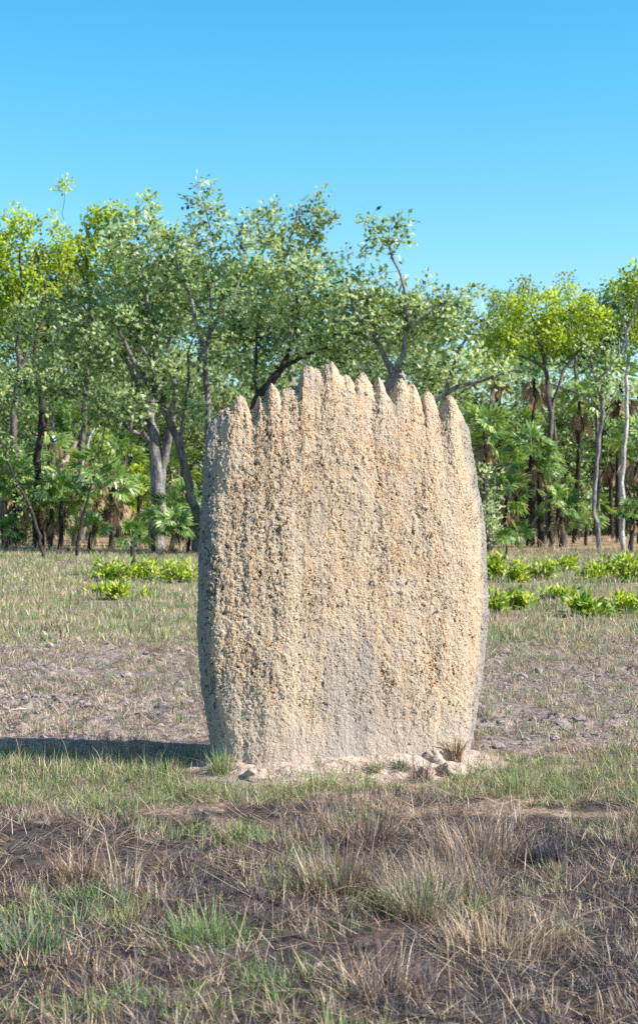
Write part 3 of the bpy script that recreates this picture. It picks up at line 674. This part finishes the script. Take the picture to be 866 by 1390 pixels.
tree('eucalypt', 'far olive tree whose rounded top stands alone right of the mound', 703, 74,
     [[(703, 722, .15), (700, 600, .13), (703, 480, .1), (698, 420, .07), (702, 395, .04)]],
     [(700, 380, 20, 12), (715, 400, 20, 16), (690, 415, 26, 18), (722, 385, 9, 8)],
     'olive_leaf', 'bark_mid', seed=12, n=20, yellow=.1, sp=.5, rad=.38, ll=.2, lw=.11)
tree('eucalypt', 'far thin-topped olive tree between the lone rounded top and the right edge', 785, 72,
     [[(785, 724, .16), (782, 600, .14), (780, 480, .1), (775, 430, .07), (768, 395, .04)], [(775, 430, .05), (800, 400, .04), (815, 390, .02)]],
     [(766, 385, 16, 13), (787, 380, 14, 12), (812, 385, 20, 12), (795, 405, 30, 12), (748, 400, 12, 10)],
     'olive_leaf', 'bark_mid', seed=13, n=16, yellow=.2, sp=.52, rad=.38, ll=.19, lw=.10, gap=-.08)
tree('eucalypt', 'mid-green tree filling the gap directly right of the spreading crown', 668, 64,
     [[(668, 728, .16), (665, 620, .14), (668, 520, .11), (660, 460, .08), (664, 420, .04)]],
     [(655, 405, 30, 20), (648, 392, 22, 12), (685, 425, 34, 24), (640, 440, 34, 26), (680, 470, 40, 26), (720, 400, 20, 14), (650, 500, 44, 22)],
     'mid_leaf', 'bark_mid', seed=14, yellow=.2, n=22, sp=.52, rad=.36, ll=.18, lw=.10, gap=.06)
tree('eucalypt', 'dark-trunked mid-green tree left of the grey double trunk', 52, 50,
     [[(48, 742, .17), (50, 680, .16), (52, 610, .15), (58, 560, .13), (50, 510, .1), (48, 470, .07), (55, 440, .04)]],
     [(30, 500, 30, 26), (25, 560, 26, 24), (70, 480, 30, 26), (12, 600, 24, 20), (-10, 520, 30, 40)],
     'mid_leaf', 'bark_dark', seed=15, n=18, gap=.02, yellow=.1, dens=.8)
# background crowns that close the wood behind
back = [('eucalypt', 'olive background tree behind the two lime trees at left', 75, 80, [(75, 380, 55, 40), (40, 440, 60, 40), (110, 450, 50, 40)], 'olive_leaf', 21),
        ('eucalypt', 'mid-green background tree behind the grey double trunk', 200, 82, [(190, 420, 60, 50), (240, 390, 60, 50), (150, 480, 60, 40)], 'mid_leaf', 22),
        ('eucalypt', 'mid-green background tree behind the crooked dark limb', 350, 80, [(350, 400, 60, 50), (400, 440, 60, 50), (310, 470, 50, 40), (440, 380, 30, 30)], 'mid_leaf', 23),
        ('eucalypt', 'olive background tree behind the ragged-topped spreading tree', 500, 78, [(500, 430, 60, 40), (560, 440, 60, 40), (470, 480, 50, 40), (590, 410, 24, 20)], 'olive_leaf', 24),
        ('eucalypt', 'olive background tree behind the bright lime flat crown', 740, 84, [(720, 470, 70, 36), (780, 460, 60, 40), (840, 440, 50, 40), (870, 400, 40, 30)], 'mid_leaf', 25)]
for nm, lb, px, Y, lob, lf, sdv in back:
    tree(nm, lb, px, Y, [[(px, 718, .2), (px + 4, 620, .17), (px - 5, 540, .14), (px + 3, 460, .07)]], lob, lf, 'bark_mid', seed=sdv, n=26, sp=.60, rad=.5, ll=.24, lw=.14, gap=.5)

# ---- the far wood behind everything: one mass of scrub
def far_wood():
    r = np.random.default_rng(90); n = 30000
    y = r.uniform(66, 105, n); px = r.uniform(-250, 1120, n); x = XP(px, y)
    hmax = np.where(px < 640, 9.5, 8.2) * (1 + .35 * vn(np.stack([x, y, y * 0], 1), .12, 4))
    z = hmax * r.random(n) ** .9 + .1
    c = np.stack([x, y, z], 1); c = c[fbm(c, (.35, .35, .5), 2, 60) > -.12]
    v, f, t = leaves(c, 11, .62, .34, .17, .2, .6, r, .45 + .35 * fbm(c, .25, 2, 66))
    tx = r.uniform(-250, 1120, 260); ty = r.uniform(60, 100, 260); m = 260
    p0 = np.stack([XP(tx, ty), ty, np.zeros(m) - .1], 1); H = r.uniform(3, 7.5, m); p1 = p0 + np.stack([r.normal(0, .5, m), r.normal(0, .3, m), H], 1)
    rr = r.uniform(.05, .13, m); d = unit(p1 - p0); tv, tf = tubes(p0, p1, rr, rr * .5, d, d, 6)
    o = mesh_obj('far_wood', np.vstack([v, tv]), np.vstack([f, tf + len(v)]), M['wood_leaf'], attrs={'tint': np.concatenate([t, np.zeros(len(tv))])})
    o.data.materials.append(M['bark_mid']); mi = np.zeros(len(f) + len(tf), np.int32); mi[len(f):] = 1; o.data.polygons.foreach_set('material_index', mi)
    tag(o, 'hazy far wood of scrub and thin trunks behind the trees', 'woodland', kind='stuff')
far_wood()

# ---- fan palms:  label, column, distance, row of the crown's heart, scale, trunk radius, crown kind, skirt
palms = [
 ('thick dark-trunked palm with the biggest glossy crown in the clump right of the mound', 720, 50, 618, 1.15, .13, 0, .8),
 ('dark-trunked palm tight beside the big glossy-crowned palm', 734, 50.6, 640, .8, .12, 1, .6),
 ('thin-trunked palm between the glossy-crowned palm and the short leaning palm', 746, 51, 655, .75, .085, 2, .6),
 ('short bright palm with thick dark trunk right of the clump', 762, 50, 690, .95, .12, 3, .7),
 ('pale-fringed palm with bowed trunk nearest the mound right edge', 684, 49, 672, 1.0, .10, 1, 1.0),
 ('palm with broad green crown just behind the mound right edge', 668, 56, 612, 1.35, .09, 2, .9),
 ('tall thin palm with hanging brown skirt below the lime crown', 722, 60, 508, 1.1, .085, 0, 1.5),
 ('tall thin palm with blackish skirt right of the spreading tree', 677, 57, 505, .9, .085, 3, 1.45),
 ('tall palm with tattered pale skirt below the crooked grey branch', 783, 59, 545, 1.1, .10, 1, 1.5),
 ('skirted palm behind the tall straight pale trunk', 838, 56, 520, 1.2, .09, 2, 1.5),
 ('small dark-skirted palm left of the tall straight pale trunk', 829, 62, 608, 1.2, .09, 0, 1.5),
 ('leafy palm cut by the right picture edge behind the pale trunk', 868, 54, 600, 1.3, .09, 3, 1.1),
 ('low bushy palm at the foot of the straight pale trunk', 856, 45, 700, .75, .07, 4, .6),
 ('small blue-green palm on the dry grass left of the pale trunk', 812, 58, 688, .8, .06, 5, 0),
 ('broad-crowned palm far behind between the right clump and the mound', 700, 66, 590, 1.6, .09, 1, 1.1),
 ('far palm with spiky crown behind the short bright palm', 765, 68, 600, 1.5, .09, 2, 1.2),
 ('far palm with low crown beneath the silvery tree', 800, 70, 620, 1.4, .09, 3, 1.2),
 ('knee-high palm on a thin stem in front of the right clump', 686, 39, 738, .55, .03, 4, 0),
 ('small palm with black stump trunk standing alone before the left shrubs', 181, 31, 735, .62, .055, 4, 0),
 ('palm with long tan skirt reaching the ground left of the grey trunk', 151, 48.5, 662, 1.0, .09, 0, 1.7),
 ('palm with dark trunk directly left of the grey double trunk', 187, 51, 672, .95, .10, 1, 1.0),
 ('low green palm at the foot of the grey double trunk', 208, 43.5, 712, .75, .06, 5, 0),
 ('palm with bright fronds between the grey trunk and the mound', 236, 46, 700, .9, .08, 2, .5),
 ('small palm with tan skirt close to the mound left edge', 240, 42, 716, .7, .06, 3, .9),
 ('palm with dark thin trunk and wide dark crown at far left centre', 82, 48, 675, 1.05, .08, 3, .6),
 ('dark-trunked palm second from the left in the row of three', 70, 49, 690, .95, .085, 1, .9),
 ('leftmost dark-trunked palm in the row of three near the left edge', 58, 49.5, 682, .9, .09, 2, .7),
 ('palm cut by the left picture edge with black trunk', 22, 49, 668, 1.15, .09, 0, .9),
 ('slim palm hard against the left picture edge with a brown skirt', 6, 51, 650, 1.1, .08, 1, 1.3),
 ('palm with rust-brown skirt between the row of three and the tan-skirted palm', 100, 51, 672, .9, .07, 2, 1.5),
 ('tall blue-green palm behind the leaning pink-grey log', 110, 60, 590, 1.5, .08, 3, .9),
 ('tall palm with brown skirt behind the dark-trunked left tree', 60, 62, 560, 1.4, .1, 0, 1.6),
 ('far green palm seen between the grey double trunk and the leaning dark trunk', 232, 64, 640, 1.4, .08, 1, 1.2),
 ('far palm behind the bright round bush left of the grey trunk', 160, 63, 610, 1.5, .08, 2, 1.0),
 ('spiky palm low behind the left row of three', 38, 57, 640, 1.2, .08, 2, .8),
]
palms += [
 ('young palm without trunk at the foot of the big glossy-crowned palm', 706, 47, 728, .75, .05, 4, 0),
 ('young bright palm between the right clump and the pale trunk', 795, 52, 712, .9, .05, 5, 0),
 ('young palm on the straw grass right of the short bright palm', 778, 55, 715, .8, .05, 4, 0),
 ('bright low palm below the pale-fringed palm', 668, 45, 726, .8, .05, 5, 0),
 ('young fan palm at the left picture edge on the grass line', 10, 46, 728, .8, .05, 4, 0),
 ('young fan palm right of the dark leaning sapling at left', 122, 46, 722, .85, .05, 5, 0),
 ('young fan palm between the leaning dark trunk and the mound', 256, 44, 722, .8, .05, 4, 0),
 ('high bright palm crown just right of the mound right shoulder', 655, 53, 585, 1.2, .08, 3, .9),
 ('bright palm crown behind the glossy-crowned palm on its left', 700, 58, 640, 1.2, .08, 0, .8),
 ('bright palm between the row of three and the tan-skirted palm', 128, 52, 640, 1.2, .08, 1, 1.0),
 ('bright palm crown above the row of three at left', 66, 54, 625, 1.3, .08, 2, .9),
]
for i, (lb, px, Y, ty, sc, tr_, cr, sk) in enumerate(palms):
    sc *= .98
    palm(lb, px, Y, ty, sc, tr_, cr, sk, lean=palm_r.normal(0, .12))
palm('low palm half hidden behind the left edge of the mound', 256, 50, 690, 1.0, .08, 0, 1.0)

# ---- shrubs
shrub('largest bright lime shrub at the left end of the left shrub row', 152, 787, 64, 32, 31)
shrub('bright lime shrub in the middle of the left row behind the black stump', 198, 790, 44, 34, 32)
shrub('bright lime shrub at the right end of the left row beside the mound', 243, 791, 54, 34, 33)
shrub('tiny lime sprout in the grass below the left row, left one', 137, 812, 18, 16, 34, nst=7)
shrub('tiny lime sprout in the grass below the left row, wider right one', 160, 815, 26, 17, 35, nst=10)
shrub('single small lime sprout right of the two tiny ones', 198, 814, 8, 9, 36, nst=3)
rs = [('lime shrub touching the mound right edge in the upper right row', 672, 785, 34, 40), ('yellowish shrub second in the upper right row', 700, 788, 36, 38), ('broad lime shrub third in the upper right row', 734, 787, 50, 34),
      ('green sparse shrub in the middle of the upper right row', 772, 778, 34, 22), ('reddish-tinged shrub in the upper right row', 804, 788, 42, 30), ('tall lime shrub in front of the pale trunk foot', 828, 780, 38, 34), ('orange-tinged shrub at the right end of the upper right row', 858, 789, 48, 40),
      ('small lime shrub touching the mound in the lower right row', 672, 830, 24, 26), ('lime shrub second in the lower right row', 700, 828, 42, 30), ('thin green shrub third in the lower right row', 757, 812, 44, 16),
      ('widest lime shrub in the lower right row', 800, 838, 66, 38), ('lime shrub at the right end of the lower right row', 850, 832, 50, 30)]
for i, (lb, px, py, w, h) in enumerate(rs): shrub(lb, px, py, w, h, 50 + i, yel=.5 + (.15 if 'yellow' in lb or 'orange' in lb or 'red' in lb else 0))
shrub('round bright lime bush left of the grey double trunk', 186, 745, 40, 130, 71, Y=55, name='bush', group='bushes in the understorey', nst=46, leaf='lime_leaf', spread=.3, ll=.18, lw=.1, nl=14)
shrub('feathery green bush at the far left under the lime tree', 22, 745, 60, 150, 72, Y=52, name='bush', group='bushes in the understorey', nst=60, leaf='mid_leaf', spread=.35, nl=14)
shrub('loose green bush behind the leaning pink-grey log', 110, 740, 70, 150, 73, Y=58, name='bush', group='bushes in the understorey', nst=60, leaf='mid_leaf', spread=.4, nl=14, yel=.4)
shrub('whitish-leaved bush beside the mound right shoulder', 662, 745, 30, 165, 74, Y=44, name='bush', group='bushes in the understorey', nst=26, leaf='grey_leaf', spread=.3, nl=12, yel=.8)
shrub('grey-green bush behind the right palm clump', 740, 730, 90, 150, 75, Y=62, name='bush', group='bushes in the understorey', nst=70, leaf='wood_leaf', spread=.4, nl=13)
shrub('green bush low between the right clump and the silvery tree', 790, 735, 50, 90, 76, Y=64, name='bush', group='bushes in the understorey', nst=40, leaf='mid_leaf', spread=.3, nl=13)

def stick(name, label, cat, pts, Y, material, group=None, twigs=(), leafy=0, seed=1):
    r = np.random.default_rng(seed); P = np.array([(XP(a, Y + (q[3] if len(q) > 3 else 0)), Y + (q[3] if len(q) > 3 else 0), ZP(b, Y)) for q in pts for a, b in [q[:2]]]); rr = np.array([q[2] for q in pts])
    t = np.linspace(0, len(P) - 1, (len(P) - 1) * 5 + 1); Q = np.stack([np.interp(t, np.arange(len(P)), P[:, k]) for k in range(3)], 1); Q[1:-1] += r.normal(0, rr.mean() * .35, (len(Q) - 2, 3)); rq = np.interp(t, np.arange(len(P)), rr)
    org = Q[0].copy(); d = unit(np.gradient(Q, axis=0)); v, f = tubes(Q[:-1], Q[1:], rq[:-1], rq[1:], d[:-1], d[1:], 8); parts = [(v, f)]
    if leafy or twigs:
        n = 9; b = Q[r.integers(len(Q) // 2, len(Q), n)]; e = b + rdir(n, .6, r) * r.uniform(.3, .9, (n, 1)); d2 = unit(e - b)
        parts.append(tubes(b, e, np.full(n, rr[-1]), np.full(n, rr[-1] * .4), d2, d2, 4))
    root = thing(name, label, cat, org, group); V = np.vstack([p[0] for p in parts]); o = 0; Fs = []
    for p in parts: Fs.append(p[1] + o); o += len(p[0])
    mesh_obj('stem', V - org, np.vstack(Fs), M[material], root, smooth=True)
    if leafy:
        v, f, t_ = leaves(np.vstack([e, (b + e) / 2]), 9, .2, .14, .06, .2, .8, r); mesh_obj('foliage', v - org, f, M['mid_leaf'], root, attrs={'tint': t_})
    return root
gs = 'thin saplings and leaning stems at the wood edge'
stick('sapling', 'thin dark leaning sapling left of the tan-skirted palm', 'sapling', [(104, 757, .06), (112, 705, .045), (125, 660, .035), (138, 610, .025), (148, 560, .015)], 41.5, 'bark_dark', gs, leafy=1, seed=2)
stick('sapling', 'dark sapling leaning left in front of the row of three palms', 'sapling', [(60, 760, .05), (52, 720, .045), (38, 680, .04), (20, 650, .03), (2, 600, .015)], 40, 'bark_dark', gs, leafy=1, seed=3)
stick('sapling', 'slim grey sapling with bent top near the right edge', 'sapling', [(844, 715, .05), (843, 670, .05), (846, 630, .045), (838, 600, .035), (842, 560, .02)], 57, 'bark_grey', gs, leafy=1, seed=4)
stick('sapling', 'straight dark sapling rising left of the silvery tree', 'sapling', [(808, 720, .08), (812, 640, .075), (816, 580, .065), (817, 530, .04)], 54, 'bark_dark', gs, leafy=1, seed=5)
stick('sapling', 'pale thin sapling between the left-edge tree and the row of three palms', 'sapling', [(73, 735, .06), (70, 670, .055), (73, 600, .05), (72, 540, .03)], 58, 'bark_grey', gs, leafy=1, seed=6)
stick('dead_log', 'leaning pinkish dead log in the trees at left', 'log', [(66, 715, .12), (80, 640, .11), (92, 618, .11), (104, 598, .09)], 54, 'dead_wood', 'dead wood', seed=7)
stick('dead_log', 'broken pale dead stem right of the leaning pinkish log', 'log', [(92, 712, .08), (100, 660, .08), (112, 630, .075), (122, 596, .06), (128, 580, .03)], 57, 'bark_pale', 'dead wood', seed=8)
stick('dead_branch', 'dark fallen branch on the ground at the left tree edge', 'branch', [(66, 752, .05), (80, 751, .07, .6), (95, 747, .05, 1.2)], 43, 'bark_dark', 'dead wood', seed=9)
stick('dead_stick', 'thin pale bent stick on the ashy ground at the left picture edge', 'stick', [(-12, 983, .009), (4, 973, .009), (16, 964, .008), (40, 963, .006, .05)], YG(985), 'dead_wood', seed=10)

# ---- grass and litter: uncountable, one object for each sort
r = np.random.default_rng(200)
def kinds_for(y, x, r):
    n = len(y); u = r.random(n); p = np.stack([x, y, np.zeros(n)], 1); nz = fbm(p, .9, 2, 70) + .7 * fbm(p, 2.3, 2, 74); k = np.empty(n, dtype='<U10'); pn = fbm(p, 2.6, 3, 78); u2 = r.random(n)
    for i in range(n):
        Y = y[i] + .5 * nz[i]; a = u[i]; m = nz[i]
        if Y < 7.55:
            g_ = pn[i] + .35 * (u2[i] - .5)
            c = ('green' if a < .6 else 'bluegreen') if g_ > .22 else 'char' if g_ < -.14 else 'mauve' if a < .48 else 'brown' if a < .72 else 'char' if a < .80 else 'straw'
        elif Y < 8.9: c = 'green' if a < .66 + .2 * m else 'straw' if a < .62 else 'brown' if a < .74 else 'bluegreen' if a < .92 else 'mauve'
        elif Y < 16: c = 'straw' if a < .30 - .1 * m else 'mauve' if a < .46 else 'brown' if a < .66 else 'green' if a < .78 + .12 * (x[i] > .8) else 'bluegreen'
        else: c = 'straw' if a < .30 - .1 * m else 'green' if a < .66 + .2 * m else 'mauve' if a < .80 else 'bluegreen' if a < .94 else 'brown'
        k[i] = c
    return k
def field(n, y0, y1, nb, L, w, rad, spread, r, dens=None, curl=.18):
    x, y = wedge(n, y0, y1, r); k = ~in_mound(x, y) & (~apron(x, y) | (r.random(n) < .12))
    if dens is not None: k &= r.random(n) < dens(x, y)
    x, y = x[k], y[k]; m = len(x); kd = kinds_for(y, x, r)
    Lr = L * r.uniform(.6, 1.3, m) * np.where(kd == 'char', .8, 1)
    return tuft_field(x, y, kd, nb, Lr, w, np.full(m, rad) * r.uniform(.6, 1.4, m), spread, r, curl)
pat = lambda f, s, a, b: (lambda x, y: sst(a, b, fbm(np.stack([x, y, 0 * x], 1), f, 2, s)))
P1 = field(13000, 3.9, 9.3, 17, .078, .0034, .045, .75, r, pat(2.2, 80, -.55, .05))
P2 = field(19500, 8.8, 18.5, 13, .08, .0050, .05, .75, r, lambda x, y: pat(2.4, 81, -.45, .2)(x, y) * np.where((x < .6) & (y > 9.6) & (y < 15.5), .72, 1.0))
P3 = field(13500, 16, 47, 10, .15, .011, .14, .55, r)
P4 = field(2600, 44, 78, 9, .42, .03, .5, .45, r, pat(.15, 85, -.3, .2))
n = 520; x = r.uniform(-3.2, -.75, n); y = r.uniform(8.22, 8.62, n) - .03 * x
P5 = tuft_field(x, y, np.where(r.random(n) < .6, 'green', np.where(r.random(n) < .5, 'straw', 'mauve')), 9, .125 * r.uniform(.4, 1.2, n), .0045, np.full(n, .05), .45, r)
v, f, c = join([P1, P2, P3, P5])
tag(mesh_obj('grass', v, f, M['blade'], attrs={'col': c}), 'short green and mauve-grey grass over the whole plain', 'grass', kind='stuff')
P4[2][:] = pick('straw', len(P4[2]), r) * .85
tag(mesh_obj('dry_grass', P4[0], P4[1], M['blade'], attrs={'col': P4[2]}), 'tall straw-coloured grass on the floor of the wood', 'grass', kind='stuff')
# fallen straw: long thin stems lying and leaning
def straw(n, y0, y1, r, w=.003, Lm=.22, d=None):
    x, y = wedge(n, y0, y1, r); k = ~in_mound(x, y, 1.05)
    if d is not None: k &= r.random(n) < d(x, y)
    x, y = x[k], y[k]; m = len(x); b = np.stack([x, y, gh(x, y) + r.uniform(0, .02, m)], 1)
    u = r.random(m)[:, None]; col = np.where(u < .45, pick('straw', m, r), np.where(u < .7, pick('brown', m, r), np.where(u < .88, pick('mauve', m, r), pick('char', m, r))))
    return blades(b, Lm * r.uniform(.4, 1.5, m), w * r.uniform(.6, 1.4, m), r.uniform(0, 6.28, m), r.uniform(1.05, 1.62, m), r.normal(0, .06, m), col, r=r)
S1 = straw(26000, 3.9, 8.8, r, .0028, .14); S2 = straw(33000, 8.8, 17, r, .0045, .15); S3 = straw(850, 3.9, 9.5, r, .0026, .3)
n = 650; x, y = wedge(n, 3.9, 9.6, r); k = ~in_mound(x, y, 1.1); x, y = x[k], y[k]; m = len(x)
S4 = blades(np.stack([x, y, gh(x, y)], 1), r.uniform(.12, .34, m), np.full(m, .0026), r.uniform(0, 6.28, m), np.abs(r.normal(0, .35, m)), r.uniform(0, .2, m), np.where(r.random((m, 1)) < .6, pick('straw', m, r), pick('brown', m, r)), r=r)
v, f, c = join([S1, S2, S3, S4])
tag(mesh_obj('straw_litter', v, f, M['blade'], attrs={'col': c}), 'fallen straw stems scattered over the burnt plain', 'straw', kind='stuff')
# clods of ashy soil
def clods():
    r = np.random.default_rng(33); x, y = wedge(13500, 4.0, 17.5, r); p = np.stack([x, y, 0 * x], 1)
    dz = sst(9.0, 10, y) * sst(-.25, .2, fbm(p, 1.3, 2, 90)) * np.where(x > .9, .6, 1) + .06
    k = (r.random(len(x)) < dz) & ~in_mound(x, y, 1.0); x, y = x[k], y[k]; n = len(x)
    t = (1 + 5 ** .5) / 2; iv = unit(np.array([(-1, t, 0), (1, t, 0), (-1, -t, 0), (1, -t, 0), (0, -1, t), (0, 1, t), (0, -1, -t), (0, 1, -t), (t, 0, -1), (t, 0, 1), (-t, 0, -1), (-t, 0, 1)], float))
    fa = np.array([(0, 11, 5), (0, 5, 1), (0, 1, 7), (0, 7, 10), (0, 10, 11), (1, 5, 9), (5, 11, 4), (11, 10, 2), (10, 7, 6), (7, 1, 8), (3, 9, 4), (3, 4, 2), (3, 2, 6), (3, 6, 8), (3, 8, 9), (4, 9, 5), (2, 4, 11), (6, 2, 10), (8, 6, 7), (9, 8, 1)])
    sz = np.exp(r.normal(-4.4, .5, n)) * np.where(y > 9.3, 1.2, .6)
    v = iv[None] * r.uniform(.6, 1.3, (n, 12, 1)) * sz[:, None, None] * np.array([1.2, 1.2, .75]) + np.stack([x, y, gh(x, y) + sz * .15], 1)[:, None]
    f = fa[None] + (np.arange(n) * 12)[:, None, None]
    tag(mesh_obj('soil_clods', v.reshape(-1, 3), f.reshape(-1, 3), M['clod'], smooth=False), 'pale ashy clods of soil strewn over the plain', 'soil clods', kind='stuff')
clods()

# ---- single tussocks and tufts one can point to
def tussock(name, label, cat, px, py, kinds, nb, L, rad, spread, seed, w=.0035, curl=.2, group=None, dy=0.0, bias=None):
    r = np.random.default_rng(seed); Y = YG(py) + dy; x = XP(px, Y); V = []
    for k, fr in kinds:
        n = int(nb * fr); a = r.uniform(0, 6.28, n); q = r.random(n) ** .6 * rad; bx = x + np.cos(a) * q; by = Y + np.sin(a) * q * .8
        az = a + r.normal(0, .6, n)
        if bias is not None: az = np.where(r.random(n) < .6, bias + r.normal(0, .5, n), az)
        col = pick(k, n, r); V.append(blades(np.stack([bx, by, gh(bx, by) - .01], 1), L * r.uniform(.35, 1.15, n), w * r.uniform(.6, 1.3, n), az, np.abs(r.normal(0, spread, n)), r.uniform(-.05, curl * 2, n), col, col * 1.25, r=r))
    v, f, c = join(V); org = np.array([x, Y, float(gh(x, Y))]); o = mesh_obj(name, v - org, f, M['blade'], attrs={'col': c}); o.location = org
    return tag(o, label, cat, group)
gt = 'grass tussocks in the burnt foreground'; gg = 'green grass tufts round the foot of the mound'; sb = [('straw', .30), ('mauve', .36), ('brown', .26), ('char', .08)]
tussock('grass_tuft', 'dense dark green tuft at the left foot of the mound', 'grass', 300, 1056, [('green', .7), ('straw', .15), ('brown', .15)], 230, .15, .07, .45, 1, group=gg)
tussock('grass_tuft', 'light green tuft below the centre-left of the mound', 'grass', 432, 1072, [('green', .8), ('straw', .2)], 170, .15, .08, .45, 2, group=gg)
tussock('grass_tuft', 'small olive tuft on the sandy apron right of centre', 'grass', 509, 1058, [('green', .6), ('brown', .4)], 90, .085, .04, .4, 3, group=gg)
tussock('grass_tuft', 'dark tuft on the apron left of the pale lumps', 'grass', 545, 1056, [('green', .5), ('char', .5)], 120, .09, .045, .45, 4, group=gg)
tussock('dry_clump', 'orange dried clump against the right foot of the mound', 'grass', 618, 1046, [('brown', .5), ('straw', .5)], 160, .17, .035, .25, 5, w=.007)
tussock('grass_tuft', 'dark purplish sparse tuft before the small pale lump', 'grass', 572, 1062, [('char', .6), ('brown', .4)], 110, .22, .06, .5, 6, w=.0026, group=gg)
tussock('straw_tussock', 'largest mauve and straw tussock in the right foreground', 'grass', 590, 1215, sb + [('green', .05)], 1300, .22, .28, .9, 7, group=gt, bias=2.2)
tussock('straw_tussock', 'straw tussock with green heart below the largest one', 'grass', 570, 1240, [('green', .35), ('straw', .3), ('mauve', .35)], 500, .20, .13, .5, 8, group=gt)
tussock('straw_tussock', 'arching mauve tussock behind the largest one', 'grass', 650, 1165, sb, 900, .23, .24, .75, 9, curl=.3, group=gt)
tussock('straw_tussock', 'flattened straw tussock at the bottom right of centre', 'grass', 680, 1290, [('straw', .7), ('brown', .3)], 600, .21, .22, 1.0, 10, group=gt)
tussock('straw_tussock', 'brown tussock with green base left of the largest one', 'grass', 462, 1205, [('brown', .4), ('mauve', .2), ('straw', .2), ('green', .2)], 500, .22, .18, .5, 11, group=gt)
tussock('straw_tussock', 'dark brown tussock below the mound centre', 'grass', 500, 1150, [('brown', .5), ('char', .3), ('straw', .2)], 260, .26, .12, .5, 12, group=gt)
tussock('charred_tussock', 'charred black tussock right of the arching mauve one', 'grass', 742, 1172, [('char', 1)], 240, .16, .07, .5, 13, group=gt, bias=2.6)
tussock('straw_tussock', 'rust-brown tussock at the left foreground', 'grass', 108, 1195, [('brown', .7), ('straw', .3)], 240, .20, .11, .5, 14, group=gt)
tussock('charred_tussock', 'small black tussock at centre-left foreground', 'grass', 275, 1122, [('char', 1)], 110, .11, .035, .4, 15, group=gt)
tussock('straw_tussock', 'tall pale sparse stems left of centre foreground', 'grass', 165, 1215, [('straw', .8), ('mauve', .2)], 60, .30, .08, .30, 16, group=gt)
tussock('grass_tuft', 'broad green tuft at the bottom centre-left', 'grass', 285, 1275, [('green', .6), ('bluegreen', .4)], 330, .17, .14, .6, 17, group=gt)
tussock('grass_tuft', 'blue-green tuft at the bottom left corner', 'grass', 40, 1290, [('bluegreen', .7), ('green', .3)], 280, .17, .13, .6, 18, group=gt)
tussock('straw_tussock', 'straw and mauve tussock at the bottom edge right of centre', 'grass', 520, 1345, sb, 360, .20, .16, .8, 19, group=gt)
tussock('grass_tuft', 'green tuft right of the mound foot on the plain', 'grass', 705, 1075, [('green', .7), ('straw', .3)], 260, .16, .14, .6, 20, group=gg)
